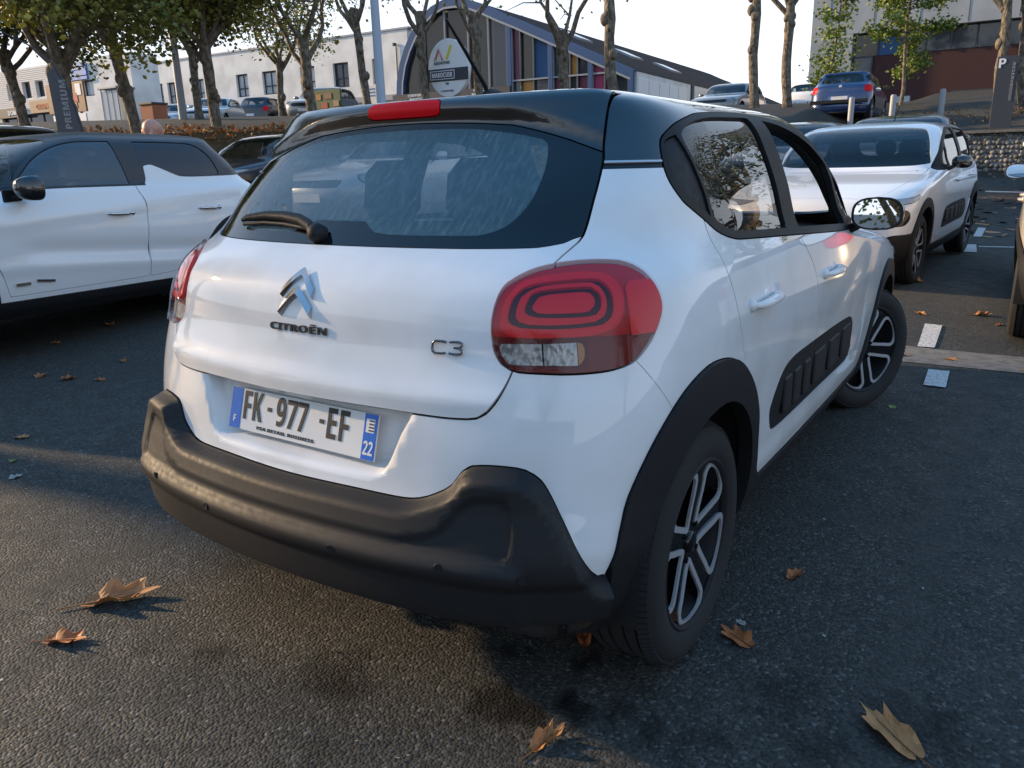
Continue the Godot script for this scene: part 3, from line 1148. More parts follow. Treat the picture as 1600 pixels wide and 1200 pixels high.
	var hump := func(p: Vector3) -> float: return maxf(on_rear(clear_glass).call(p), -(p.y - 1.15) if absf(p.x + .02) < .09 else -(p.y - 1.15) - (absf(p.x + .02) - .09) * .55)
	var sg := cut(G, screen, hump)
	var rw := panel(G, sg[0], "rear_window", M.dewy_glass, car, -.002, .0, false)
	panel(G, sg[0], "dew", M.dew, rw, .0005, .0, false)
	panel(G, sg[1], "rear_window_border", M.gloss_black, car, -.002, .008)
	var spoiler_off := func(p: Vector3) -> float:
		var h := p.y - screen_top.call(p.x) as float
		return .022 * sstep(.0, .034, h) * sstep(-.085, -.01, p.z) * sstep(1.455, 1.428, p.y)
	var brake := outline([-.3, 1.400, .112, 1.400, .124, 1.404, .129, 1.413, .125, 1.422, .113, 1.427, -.3, 1.430])
	var sp0 := crease(G, r[1], func(p: Vector3) -> float: return p.y - screen_top.call(p.x), [.017, .034])
	var sp := cut(G, sp0, on_rear(brake), .001)
	panel(G, sp[1], "roof_spoiler", M.black_paint, car, spoiler_off, .03)
	panel(G, sp[0], "high_brake_lamp", M.lamp_red, car, func(p: Vector3) -> float: return spoiler_off.call(p) + .003, .012)
	# side windows and frames
	var dlo := outline([-1.86, 1.0, -1.467, 1.006, -.906, 1.037, -.395, 1.066, -.24, 1.077, -.149, 1.101, -.092, 1.134, -.012, 1.182, .008, 1.225, .0, 1.265, -.034, 1.315, -.054, 1.332, -.129, 1.365, -.27, 1.393, -.50, 1.407, -.80, 1.413, -1.05, 1.406, -1.25, 1.378, -1.42, 1.325, -1.60, 1.235, -1.76, 1.12, -1.88, 1.02])
	var rear_glass := outline([-.118, 1.330, -.150, 1.352, -.23, 1.372, -.362, 1.386, -.68, 1.397, -.725, 1.396, -.725, 1.396, -.722, 1.07, -.722, 1.07, -.40, 1.087, -.26, 1.097, -.175, 1.119, -.145, 1.14, -.145, 1.14])
	var quarter := outline([-.050, 1.318, -.10, 1.336, -.10, 1.336, -.128, 1.14, -.128, 1.14, -.06, 1.180, -.016, 1.222, -.02, 1.265])
	var front_glass := outline([-.862, 1.395, -.862, 1.395, -1.02, 1.386, -1.2, 1.355, -1.36, 1.308, -1.47, 1.258, -1.47, 1.258, -1.50, 1.03, -1.50, 1.03, -.85, 1.064, -.85, 1.064])
	var small_glass := outline([-1.515, 1.225, -1.515, 1.225, -1.60, 1.175, -1.70, 1.10, -1.765, 1.035, -1.765, 1.035, -1.535, 1.03, -1.535, 1.03])
	r = cut(G, rem, on_side(dlo), .0015)
	rem = r[1]
	var dlo_sides := by_side(G, r[0])
	for k in 2:
		var s: PackedInt32Array = dlo_sides[k]
		var right := k == 0
		var c := cut(G, s, on_side(rear_glass))
		panel(G, c[0], "rear_door_window", M.tinted_glass, car, -.006, 0.0, false)
		var c2 := cut(G, c[1], on_side(front_glass))
		if not right:
			panel(G, c2[0], "front_door_window", M.glass, car, -.006, 0.0, false)
		var c3 := cut(G, c2[1], on_side(small_glass))
		panel(G, c3[0], "front_quarter_window", M.glass, car, -.006, 0.0, false)
		var c4 := cut(G, c3[1], on_side(quarter), .001)
		panel(G, c4[0], "rear_quarter_trim", M.plastic, car, -.004, .006)
		panel(G, c4[1], "window_frame", M.frame_black, car, .002, .022)
	# windscreen
	var ws := outline([-.4, 1.045, -.2, 1.045, .3, 1.045, .60, 1.05, .715, 1.065, .725, 1.08, .70, 1.15, .662, 1.26, .618, 1.34, .575, 1.385, .52, 1.398, .3, 1.415, -.2, 1.425, -.4, 1.425])
	var wf := on_front(ws, -1.1)
	r = cut(G, rem, wf, .0015)
	rem = r[1]
	panel(G, r[0], "windscreen", M.glass, car, -.004, 0.0, false)
	# roof and pillars
	r = cut(G, rem, func(p: Vector3) -> float: return 1.2775 - p.y if p.z > -.6 else 1.03 - p.y if p.z > -1.95 and absf(p.x) > .5 else 1.12 - p.y)
	rem = r[1]
	panel(G, r[0], "roof", M.black_paint, car, null, .012)
	var strip := func(p: Vector3) -> float: return maxf(absf(p.y - 1.2685) - .0085, -.2 - p.z)
	r = cut(G, rem, strip)
	rem = r[1]
	for s in by_side(G, r[0]):
		var st := cut(G, s, func(p: Vector3) -> float: return 1.2725 - p.y)
		panel(G, st[0], "pillar_bright_strip", M.silver, car, .003, .004)
		panel(G, st[1], "pillar_dark_strip", M.gloss_black, car, -.002, .004)
	# doors
	var door_r := outline([-.09, 1.2, -.09, 1.134, -.098, 1.052, -.106, 1.006, -.127, .949, -.150, .87, -.170, .80, -.20, .73, -.27, .67, -.33, .59, -.375, .48, -.41, .39, -.46, .362, -.46, .362, -.99, .352, -.99, .352, -1.0, .6, -.985, .8, -.94, .92, -.86, 1.0, -.80, 1.06, -.79, 1.2, -.79, 1.2])
	var door_f := outline([-.70, 1.2, -.70, 1.06, -.70, 1.0, -.70, .92, -.70, .8, -.70, .6, -.70, .352, -.70, .352, -1.93, .335, -1.93, .335, -1.98, .5, -2.0, .7, -1.98, .9, -1.90, 1.0, -1.88, 1.2, -1.88, 1.2])
	var bump1 := outline([-.512, .497, -.491, .547, -.547, .612, -.62, .655, -.72, .670, -1.0, .668, -1.4, .658, -1.64, .640, -1.70, .60, -1.735, .50, -1.74, .452, -1.68, .440, -1.2, .450, -.7, .458, -.58, .465, -.53, .478])
	r = cut(G, rem, on_side(door_r), .002)
	rem = r[1]
	var rear_doors := by_side(G, r[0])
	r = cut(G, rem, on_side(door_f), .002)
	rem = r[1]
	var front_doors := by_side(G, r[0])
	for k in 2:
		for w in 2:
			var c := cut(G, rear_doors[k] if w == 0 else front_doors[k], on_side(bump1), .001)
			var nm: String = "rear_door" if w == 0 else "front_door"
			var door := panel(G, c[1], nm, M.white_paint, car, func(p: Vector3) -> float: return .006 * sstep(.45, .38, p.y) - .006 * exp(-pow((p.y - .62) / .12, 2)), .016)
			panel(G, c[0], "side_bumper", M.plastic, door, -.004, .006)
			var sx := 1.0 if k == 0 else -1.0
			var zc := -.365 if w == 0 else -1.19
			handle(door, t, zc, .905 - (.0 if w == 0 else .018), sx)
			var mb := MB.new()
			for q in 3:
				var zc2: float = (-.66 - .115 * q) if w == 0 else (-1.09 - .235 * q)
				if w == 0 and q == 2: zc2 = -.905
				var pts := []
				for e in 9:
					var yy := .49 + .015 * e
					pts.append(Vector3(sx * (side_x(t, yy, zc2) + .001), yy, zc2))
				var ln: float = .042 if w == 0 else .085
				mb.box(Vector3(sx * (side_x(t, .56, zc2) - .002), .56, zc2), Vector3(.018, .12, ln * 2), Basis.IDENTITY, .008)
			add("bumper_capsules", mb.done(), M.rubber_seal, door)
	# bonnet
	var hood := outline([-.3, -3.22, .45, -3.18, .60, -3.08, .66, -2.9, .70, -2.5, .72, -2.1, .72, -1.6, .72, -1.6, -.3, -1.6, -.3, -1.6])
	r = cut(G, rem, on_top(hood, .80), .002)
	rem = r[1]
	panel(G, r[0], "bonnet", M.white_paint, car, null, .012)
	# head lamps (front corners)
	var drl := outline([-2.66, .765, -2.75, .792, -2.52, .80, -2.3, .802, -2.02, .815, -1.90, .83, -1.92, .80, -2.1, .765, -2.5, .745])
	var fq := func(p: Vector3) -> float: return drl.d(Vector2(absf(p.x) + p.z, p.y)) if p.z < -2.2 else .06
	r = cut(G, rem, fq, .002)
	rem = r[1]
	for s in by_side(G, r[0]):
		panel(G, s, "front_running_lamp", M.lamp_clear, car, .004, .01)
	var main_l := outline([-2.68, .66, -2.60, .70, -2.3, .71, -2.18, .69, -2.16, .63, -2.25, .58, -2.5, .575, -2.66, .60])
	var fq2 := func(p: Vector3) -> float: return main_l.d(Vector2(absf(p.x) + p.z, p.y)) if p.z < -2.6 else .06
	r = cut(G, rem, fq2, .002)
	rem = r[1]
	for s in by_side(G, r[0]):
		panel(G, s, "head_lamp", M.dark_glass, car, .003, .01)
	# rear bumper skin, with the recess for the number plate
	var seam := func(p: Vector3) -> float: return maxf(maxf(p.y - .90, .20 - p.z), (p.y - .872) - (p.z - .32) * 1.57)
	r = cut(G, rem, seam, .0014)
	rem = r[1]
	var recess := outline([.375, .84, .372, .758, .345, .70, .318, .635, .300, .610, .27, .598, .2, .597, -.3, .597, -.3, .597, -.3, .84, -.3, .84])
	r[0] = crease(G, r[0], func(p: Vector3) -> float: return recess.d(Vector2(absf(p.x), p.y)) if p.z > .4 else .06, [0.0, -.010, -.020, -.030])
	panel(G, r[0], "rear_bumper", M.white_paint, car, func(p: Vector3) -> float: return -.052 * sstep(0.0, .030, -recess.d(Vector2(absf(p.x), p.y))) if p.z > .4 else .0, .02, false)
	panel(G, rem, "body_shell", M.white_paint, car, null, .012)
	# inner lining and floor
	add("inner_lining", (G.shell as MB).done(), M.trim, car)
	var ub := MB.new()
	ub.box(Vector3(0, .235, -1.27), Vector3(1.24, .05, 3.3), Basis.IDENTITY, .02)
	ub.box(Vector3(0, .37, .26), Vector3(.8, .10, .40), Basis.IDENTITY, .03)
	ub.box(Vector3(0, .30, -2.75), Vector3(1.1, .16, .7), Basis.IDENTITY, .03)
	ub.box(Vector3(0, .28, -.02), Vector3(1.30, .07, .10), Basis.IDENTITY, .02)
	add("underbody", ub.done(), M.dark, car)
	for z in [.01, -2.545]:
		for s in [-1.0, 1.0]:
			arch_liner(car, Vector3(s * .835, .318, z), s, .395)
	# wheels
	wheel(car, Vector3(.741, .3175, 0), 1, 0.0, .52)
	wheel(car, Vector3(-.741, .3175, 0), -1, 0.0, .1)
	wheel(car, Vector3(.742, .3175, -2.54), 1, -.50, .15)
	wheel(car, Vector3(-.742, .3175, -2.54), -1, -.47, .7)
	interior(car)
	# number plate
	var plate := add("number_plate", boxm(Vector3.ZERO, Vector3(.52, .11, .006), .002), M.plate_white, car)
	plate.transform = Transform3D(Basis(Vector3.RIGHT, -.285), Vector3(0, .677, .555))
	for s in [-1.0, 1.0]:
		add("blue_band", boxm(Vector3(s * .2385, 0, .0037), Vector3(.040, .107, .0014)), M.plate_blue, plate)
	var fz := .0042
	for q in [["FK", -.172, .072], ["977", -.026, .112], ["EF", .135, .070]]:
		write("plate_lettering", q[0], q[2], .074, .0014, M.ink, plate, Transform3D(Basis.IDENTITY, Vector3(q[1], .012, fz)))
	for x in [-.109, .080]:
		add("plate_dash", boxm(Vector3(x, .012, fz), Vector3(.015, .010, .0014)), M.ink, plate)
	write("dealer_lettering", "PSA RETAIL BUSINESS", .21, .0085, .0014, M.ink, plate, Transform3D(Basis.IDENTITY, Vector3(-.045, -.041, fz)))
	write("country_letter", "F", .010, .018, .0014, M.plate_white, plate, Transform3D(Basis.IDENTITY, Vector3(-.2385, -.028, .0048)))
	write("county_number", "22", .030, .033, .0014, M.plate_white, plate, Transform3D(Basis.IDENTITY, Vector3(.2385, -.026, .0048)))
	add("county_emblem", boxm(Vector3(.2385, .026, .0048), Vector3(.026, .032, .0012)), M.plate_white, plate)
	for k in 4:
		add("emblem_stripe", boxm(Vector3(.243, .015 + k * .0075, .0056), Vector3(.016, .0033, .0008)), M.ink, plate)
	# badges
	for k in 2:
		var y0 := .948 + .041 * k
		var cb := MB.new()
		var cn := 20
		for i in cn:
			var f := func(u: float) -> Array:
				var x := -.053 + .106 * u
				var yy := y0 + .046 * (1.0 - pow(absf(x) / .053, 1.2)) + .0
				var zz := rear_z(t, x, yy)
				return [Vector3(x, yy - .017, zz + .001), Vector3(x, yy - .002, zz + .014), Vector3(x, yy + .015, zz + .001)]
			var a: Array = f.call(float(i) / cn)
			var b: Array = f.call(float(i + 1) / cn)
			for e in 2:
				cb.flat(a[e], a[e + 1], b[e + 1], Vector3(0, y0 + .01, 0))
				cb.flat(a[e], b[e + 1], b[e], Vector3(0, y0 + .01, 0))
			if i == 0: cb.flat(a[0], a[1], a[2], Vector3(1, y0, 0))
			if i == cn - 1: cb.flat(b[0], b[1], b[2], Vector3(-1, y0, 0))
		add("chevron_badge", cb.done(), M.chrome, car)
	conform(car, t, "maker_lettering", text_to("CITROËN", .196, .022, true), Vector2(.007, .911), M.dark_chrome)
	var c3 := MB.new()
	var strokes := [[[.432, .911], [.424, .9125], [.407, .9125], [.4015, .909], [.4, .904], [.4, .895], [.4015, .890], [.407, .8865], [.424, .8865], [.432, .888]], [[.441, .911], [.449, .9125], [.464, .9125], [.469, .910], [.4695, .906], [.466, .9005], [.452, .8998]], [[.466, .9], [.4702, .895], [.4702, .891], [.467, .8875], [.462, .8865], [.449, .8865], [.441, .888]]]
	for s in strokes:
		var pts := []
		for q in s: pts.append(Vector3(q[0], q[1], rear_z(t, q[0], q[1]) + .003))
		c3.tube(pts, .0028, 6)
	add("model_lettering", c3.done(), M.dark_chrome, car)
	# wiper
	var wp := []
	for q in [[-.055, 1.118], [-.09, 1.137], [-.14, 1.149], [-.22, 1.156], [-.31, 1.157], [-.40, 1.150], [-.425, 1.143]]:
		wp.append(Vector3(q[0], q[1], rear_z(t, q[0], q[1]) + .026))
	var wiper := add("rear_wiper", tubem(wp, [.008, .0105, .0105, .0095, .008, .006, .003], 10, 1.7), M.plastic, car)
	var wb := []
	for q in [[-.12, 1.131], [-.22, 1.138], [-.32, 1.139], [-.42, 1.132]]:
		wb.append(Vector3(q[0], q[1], rear_z(t, q[0], q[1]) + .010))
	add("wiper_blade", tubem(wb, .006, 6), M.rubber_seal, wiper)
	var pv := MB.new()
	pv.lathe([Vector2(.026, 0), Vector2(.024, .024), Vector2(.014, .034), Vector2(.001, .036)], Transform3D(Basis(Vector3.RIGHT, PI / 2 - .5), Vector3(-.05, 1.115, rear_z(t, -.05, 1.115))), 18)
	add("wiper_pivot", pv.done(), M.plastic, wiper)
	# aerial
	var ant := MB.new()
	ant.tube([Vector3(.0, 1.486, -.30), Vector3(.0, 1.512, -.285), Vector3(0, 1.60, -.19), Vector3(0, 1.675, -.105)], [.008, .007, .0055, .004], 8)
	ant.ball(Vector3(0, 1.480, -.33), Vector3(.022, .026, .065))
	add("aerial", ant.done(), M.plastic, car)
	# parking sensors and tow cover ring
	for q in [[.505, .466], [.675, .455], [.225, .452]]:
		for s in [-1.0, 1.0]:
			var bv: PackedVector3Array = bumper.mesh.surface_get_arrays(0)[Mesh.ARRAY_VERTEX]
			var z := 0.0
			var near := 9.0
			for e in bv:
				var dd := Vector2(e.x - s * q[0], e.y - q[1]).length() - e.z * .2
				if dd < near:
					near = dd
					z = e.z
			z += .001
			var sb := MB.new()
			sb.lathe([Vector2(.0095, 0), Vector2(.009, .002), Vector2(.007, .002), Vector2(.0065, .0005), Vector2(.001, .0005)], Transform3D(Basis(Vector3.UP, s * .5 * q[0] / .6) * Basis(Vector3.RIGHT, PI / 2), Vector3(s * q[0], q[1], z)), 16)
			add("parking_sensor", sb.done(), M.rubber_seal, car)
	# mirrors
	for s in [1.0, -1.0]: door_mirror(car, s, Vector3(.945, 1.063, -1.535), Vector3(.80, .985, -1.62), M.black_paint)
	return car

func conform(car: Node3D, t: Dictionary, called: String, m: ArrayMesh, at: Vector2, mt: Material) -> void:
	var a := m.surface_get_arrays(0)
	var v: PackedVector3Array = a[Mesh.ARRAY_VERTEX]
	for i in v.size():
		var x := v[i].x + at.x
		var y := v[i].y + at.y
		v[i] = Vector3(x, y, rear_z(t, x, y) + .001 + v[i].z * .004)
	a[Mesh.ARRAY_VERTEX] = v
	var o := ArrayMesh.new()
	o.add_surface_from_arrays(Mesh.PRIMITIVE_TRIANGLES, a)
	add(called, o, mt, car)

func handle(door: Node3D, t: Dictionary, zc: float, y: float, s: float, m: Material = null, k := 1.0) -> void:
	var b := MB.new()
	var pts := []
	for i in 9:
		var u := -1.0 + i / 4.0
		var lift: float = .028 * (1.0 - pow(absf(u), 4)) - .004
		pts.append(Vector3(s * (side_x(t, y, zc + u * .105) + lift), y - u * .004, zc + u * .105 * k))
	var r := PackedFloat32Array([.010, .015, .0175, .0185, .019, .0185, .0175, .015, .010])
	b.tube(pts, r, 10, true, .62)
	add("door_handle", b.done(), m if m else M.white_paint, door)
	var cup := MB.new()
	cup.ball(Vector3(s * (side_x(t, y, zc - .03) - .012), y, zc - .03), Vector3(.014, .034, .05), Basis.IDENTITY, 8, 16)
	add("handle_recess", cup.done(), m if m else M.clean_white, door)
	var lock := MB.new()
	lock.ball(Vector3(s * (side_x(t, y, zc + .115) + .0), y, zc + .12), Vector3(.016, .019, .018), Basis.IDENTITY, 8, 12)
	add("handle_base", lock.done(), m if m else M.white_paint, door)

func door_mirror(car: Node3D, s: float, at: Vector3, foot: Vector3, m: Material, k := 1.0) -> void:
	var g := Node3D.new()
	g.name = numbered("door_mirror", car)
	car.add_child(g, true)
	var b := MB.new()
	# shell lofted from the mirror face forwards
	var rings := []
	var cnt := 24
	for j in 7:
		var u := j / 6.0
		var sc := sqrt(maxf(1.0 - pow(u, 2.4), .0))
		var ring := PackedVector3Array()
		for i in cnt:
			var a := TAU * i / cnt
			var ca := cos(a)
			var sa := sin(a)
			var px := signf(ca) * pow(absf(ca), .62) * .092
			var py := signf(sa) * pow(absf(sa), .68) * (.066 if sa > 0 else .060) * (1.0 + .10 * ca)
			if ca > 0: py *= 1.0 - .18 * ca
			ring.append(Vector3(s * (at.x + px * sc * k + .012 * u), at.y + py * sc * k, at.z - u * .105 * k))
		rings.append(ring)
	var c0 := Vector3(s * at.x, at.y, at.z - .03)
	for j in 6:
		for i in cnt:
			var p: Vector3 = rings[j][i]
			var q: Vector3 = rings[j][(i + 1) % cnt]
			var p2: Vector3 = rings[j + 1][i]
			var q2: Vector3 = rings[j + 1][(i + 1) % cnt]
			b.quad_s(p, q, q2, p2, (p - c0).normalized(), (q - c0).normalized(), (q2 - c0).normalized(), (p2 - c0).normalized())
	add("mirror_shell", b.done(), m, g)
	var rim := MB.new()
	var gl := MB.new()
	var mn := Vector3(.20 * s, .10, 1).normalized() if m == M.black_paint and s > 0 else Vector3(.1 * s, -.04, 1).normalized()
	for i in cnt:
		var p: Vector3 = rings[0][i]
		var q: Vector3 = rings[0][(i + 1) % cnt]
		var c := Vector3(s * at.x, at.y, at.z)
		var pi := c.lerp(p, .90) + Vector3(0, 0, .001)
		var qi := c.lerp(q, .90) + Vector3(0, 0, .001)
		rim.quad(p, q, qi, pi, Vector3(0, 0, 1))
		gl.tri(c + Vector3(0, 0, -.004), pi + Vector3(0, 0, -.004), qi + Vector3(0, 0, -.004), mn, mn, mn)
	add("mirror_rim", rim.done(), M.rubber_seal, g)
	add("mirror_glass", gl.done(), M.mirror, g)
	var arm := tubem([Vector3(s * foot.x, foot.y, foot.z), Vector3(s * (foot.x + .04), foot.y + .015, foot.z + .015), Vector3(s * (at.x - .055), at.y - .035, at.z - .045)], [.034, .030, .026], 10, .6)
	add("mirror_arm", arm, M.frame_black, g)
	var patch := MB.new()
	patch.box(Vector3(s * (foot.x + .015), foot.y + .02, foot.z), Vector3(.03, .09, .13), Basis.IDENTITY, .012)
	add("mirror_foot", patch.done(), M.frame_black, g)

func interior(car: Node3D) -> void:
	# seats
	var seats := []
	for s in [-.36, .36]:
		var b := MB.new()
		b.box(Vector3(s, .50, -1.25), Vector3(.50, .16, .50), Basis(Vector3.RIGHT, .12), .06)
		b.box(Vector3(s, .80, -1.02), Vector3(.48, .62, .15), Basis(Vector3.RIGHT, -.22), .06)
		var st := add("front_seat", b.done(), M.seat_cloth, car)
		var h := MB.new()
		h.box(Vector3(s, 1.19, -.93), Vector3(.27, .21, .10), Basis(Vector3.RIGHT, -.12), .045)
		for e in [-.06, .06]: h.tube([Vector3(s + e, 1.05, -.94), Vector3(s + e, 1.16, -.93)], .007, 6)
		add("headrest", h.done(), M.seat_cloth, st)
	var rb := MB.new()
	rb.box(Vector3(0, .48, -.42), Vector3(1.26, .16, .5), Basis.IDENTITY, .06)
	rb.box(Vector3(0, .76, -.16), Vector3(1.26, .60, .14), Basis(Vector3.RIGHT, -.30), .06)
	var rs := add("rear_seat", rb.done(), M.seat_cloth, car)
	for s in [-.22, .11]:
		var h := MB.new()
		h.box(Vector3(s, 1.205, -.08), Vector3(.225, .19, .10), Basis(Vector3.RIGHT, -.18), .05)
		for e in [-.05, .05]: h.tube([Vector3(s + e, 1.0, -.08), Vector3(s + e, 1.15, -.08)], .007, 6)
		add("headrest", h.done(), M.seat_cloth, rs)
	var shelf := add("parcel_shelf", boxm(Vector3(0, .985, .17), Vector3(1.10, .02, .36), .006), M.trim, car)
	shelf.rotation.x = 0.0
	var d := MB.new()
	d.box(Vector3(0, .90, -1.86), Vector3(1.42, .18, .42), Basis(Vector3.RIGHT, .1), .06)
	d.box(Vector3(0, .74, -1.78), Vector3(1.40, .30, .30), Basis.IDENTITY, .06)
	d.box(Vector3(.36, 1.0, -1.80), Vector3(.30, .06, .2), Basis.IDENTITY, .025)
	d.box(Vector3(0, .55, -1.4), Vector3(.22, .3, .8), Basis.IDENTITY, .04)
	var dash := add("dashboard", d.done(), M.trim, car)
	for x in [.54, -.54]:
		var v := MB.new()
		v.box(Vector3(x, .90, -1.638), Vector3(.13, .085, .02), Basis(Vector3.RIGHT, .1), .02)
		add("air_vent", v.done(), M.silver, dash)
		var v2 := MB.new()
		v2.box(Vector3(x, .90, -1.630), Vector3(.10, .058, .02), Basis(Vector3.RIGHT, .1), .015)
		add("vent_grille", v2.done(), M.dark, dash)
	var w := MB.new()
	var ring := []
	for i in 25:
		var a := TAU * i / 24
		ring.append(Vector3(-.36, .88, -1.52) + Basis(Vector3.RIGHT, -.45) * Vector3(.175 * cos(a), .175 * sin(a), 0))
	w.tube(ring, .014, 8, false)
	w.box(Vector3(-.36, .88, -1.53), Vector3(.30, .05, .03), Basis(Vector3.RIGHT, -.45), .01)
	add("steering_wheel", w.done(), M.trim, car)
	add("rear_view_mirror", boxm(Vector3(0, 1.31, -1.42), Vector3(.22, .06, .03), .012), M.trim, car)

# ---------------------------------------------------------------- other cars
func second_car(first: Node3D) -> void:
	var x := -.011
	var z := -8.861
	var c: Node3D = first.duplicate()
	c.name = numbered("white_hatchback", self)
	add_child(c, true)
	c.transform = Transform3D(Basis(Vector3.UP, 3.057) * Basis(Vector3.RIGHT, -.019), Vector3(x, .19, z))
	tag(c, "white hatchback facing us, nose to the big white hatchback with black roof", "car")
	for k in c.get_children():
		var nm := str(k.name)
		if nm.begins_with("number_plate"): c.remove_child(k); k.free()
		elif nm == "roof" or nm.begins_with("roof_spoiler"): k.material_override = M.clean_white
		elif nm.begins_with("wheel_liner"): pass
		elif k is MeshInstance3D and k.material_override == M.white_paint: k.material_override = M.clean_white
		elif nm == "windscreen": k.material_override = M.tinted_glass
	var w := 0
	for k in c.get_children():
		if str(k.name).begins_with("wheel") and not (k is MeshInstance3D):
			w += 1
			if w >= 3:     # front wheels straight
				var s: float = signf(k.position.x)
				k.transform = Transform3D(Basis(Vector3.UP, 0.0 if s > 0 else PI) * Basis(Vector3.RIGHT, .4 * w), k.position)

func strip_lamp(G: Dictionary, s: PackedInt32Array, car: Node3D, called: String, m: Material) -> void:
	panel(G, s, called, m, car, .004, .012)

func simple_car(car: Node3D, o: Dictionary) -> void:
	# o: sx, sy, sz scale of the hatch tables, paint, roof, res, clad (dark lower edge), face ("front" or "rear" detail both kept)
	var sx: float = o.sx
	var sy: float = o.sy
	var sz: float = o.sz
	var t := scaled_tables(o.get("tables", city_hatch()), sx, sy, sz)
	var res: int = o.get("res", 1)
	var G := body_grid(t, 12 + 10 * res, 44 * (1 + res), 12 + 8 * res, .030 / (res + .25), 6 + 5 * res)
	var rem: PackedInt32Array = G.T
	var r: Array
	var wsc: float = o.get("wheel", 1.0)
	var fz := -2.545 * sz
	rem = cut(G, rem, ellipse(.01, .318 * wsc, .365 * wsc, .385 * wsc))[1]
	rem = cut(G, rem, ellipse(fz, .318 * wsc, .365 * wsc, .385 * wsc))[1]
	var paint: Material = o.paint
	var roofm: Material = o.get("roof", paint)
	if o.get("clad", true):
		var ea := ellipse(.01, .318 * wsc, .435 * wsc, .455 * wsc)
		var eb := ellipse(fz, .318 * wsc, .435 * wsc, .455 * wsc)
		var low: float = o.get("sill", .34)
		var ends: float = o.get("ends", .47)
		r = cut(G, rem, func(p: Vector3) -> float: return minf(minf(ea.call(p), eb.call(p)), p.y - (low if absf(p.x) > .55 * sx and p.z < .35 and p.z > fz - .5 else ends)), .0012)
		rem = r[1]
		panel(G, r[0], "lower_cladding", M.plastic, car, .009, .02)
	# lamps
	var tl := outline(o.get("tail", [.20, .84, .22, .98, .32, 1.03, .52, 1.03, .62, .98, .60, .88, .48, .83, .30, .82]), true, sz, sy)
	r = cut(G, rem, func(p: Vector3) -> float: return tl.d(Vector2(absf(p.x) - p.z, p.y)) if p.z > -.2 else .06, .002)
	rem = r[1]
	for s in by_side(G, r[0]): panel(G, s, "tail_lamp", M.lamp_red, car, .006, .014)
	var hl := outline(o.get("head", [-2.50, .72, -2.48, .80, -2.2, .85, -1.85, .87, -1.72, .85, -1.9, .76, -2.2, .70]), true, sz, sy)
	r = cut(G, rem, func(p: Vector3) -> float: return hl.d(Vector2(absf(p.x) + p.z, p.y)) if p.z < -2.2 * sz else .06, .002)
	rem = r[1]
	for s in by_side(G, r[0]): panel(G, s, "head_lamp", M.lamp_clear, car, .004, .014)
	var gr := outline([-.3, .62, .50, .63, .56, .70, .50, .74, -.3, .73], true, sx, sy)
	r = cut(G, rem, on_front(gr, -2.8 * sz), .001)
	rem = r[1]
	panel(G, r[0], "grille", M.gloss_black, car, -.012, .02)
	# rear screen, windscreen
	var rs := outline([-.3, 1.11, .50, 1.11, .58, 1.13, .565, 1.22, .52, 1.32, .47, 1.355, .3, 1.385, -.3, 1.395], true, sx, sy)
	r = cut(G, rem, on_rear(rs, -.2), .001)
	rem = r[1]
	panel(G, r[0], "rear_window", M.tinted_glass if not o.has("dark_rear") else M.dark_glass, car, -.002, .006, false)
	var ws := outline([-.4, 1.045, -.2, 1.045, .3, 1.045, .60, 1.05, .715, 1.065, .725, 1.08, .70, 1.15, .662, 1.26, .618, 1.34, .575, 1.385, .52, 1.398, .3, 1.415, -.2, 1.425, -.4, 1.425], true, sx, sy)
	r = cut(G, rem, on_front(ws, -1.1 * sz), .001)
	rem = r[1]
	panel(G, r[0], "windscreen", M.tinted_glass, car, -.003, .006, false)
	# side windows
	var dlo := outline(o.get("dlo", [-1.86, 1.0, -1.467, 1.006, -.906, 1.037, -.395, 1.066, -.05, 1.10, .10, 1.17, .12, 1.24, .06, 1.30, -.12, 1.36, -.27, 1.385, -.50, 1.400, -.80, 1.408, -1.05, 1.40, -1.25, 1.378, -1.42, 1.325, -1.60, 1.235, -1.76, 1.12, -1.88, 1.02]), true, o.get("dz", sz), o.get("dy", sy))
	r = cut(G, rem, on_side(dlo), .001)
	rem = r[1]
	var panes: Array = o.get("panes", [[-.10, 1.335, -.3, 1.37, -.68, 1.385, -.72, 1.38, -.72, 1.38, -.72, 1.08, -.72, 1.08, -.40, 1.087, -.10, 1.12, -.06, 1.14, -.06, 1.14], [-.82, 1.385, -.82, 1.385, -1.05, 1.378, -1.2, 1.355, -1.36, 1.308, -1.55, 1.22, -1.70, 1.11, -1.76, 1.035, -1.76, 1.035, -.82, 1.065, -.82, 1.065]])
	for s in by_side(G, r[0]):
		var left: PackedInt32Array = s
		for q in panes.size():
			var pl := outline(panes[q], true, o.get("dz", sz), o.get("dy", sy))
			var c := cut(G, left, on_side(pl), .001)
			left = c[1]
			panel(G, c[0], "side_window", (M.glass if not o.has("tint") or q == 1 else M.tinted_glass) if not o.has("misted") else (M.privacy_glass if q == 0 else M.misted_glass), car, -.005, .004, false)
		panel(G, left, "window_frame", M.frame_black if not o.has("misted") else M.soft_black, car, .002, .016)
	# roof colour, doors
	if roofm != paint:
		r = cut(G, rem, o.roof_fn, .0008)
		rem = r[1]
		panel(G, r[0], "roof", roofm, car, .001, .012)
	var gaps: Array = o.get("doors", [[-.16, 1.2, -.13, .95, -.20, .75, -.33, .59, -.41, .38, -.41, .38, -.98, .36, -.98, .36, -.98, .8, -.90, .95, -.79, 1.06, -.77, 1.2], [-.80, 1.2, -.81, 1.06, -.92, .95, -1.0, .8, -1.0, .36, -1.0, .36, -1.93, .35, -1.93, .35, -1.98, .5, -2.0, .7, -1.98, .9, -1.90, 1.0, -1.88, 1.2]])
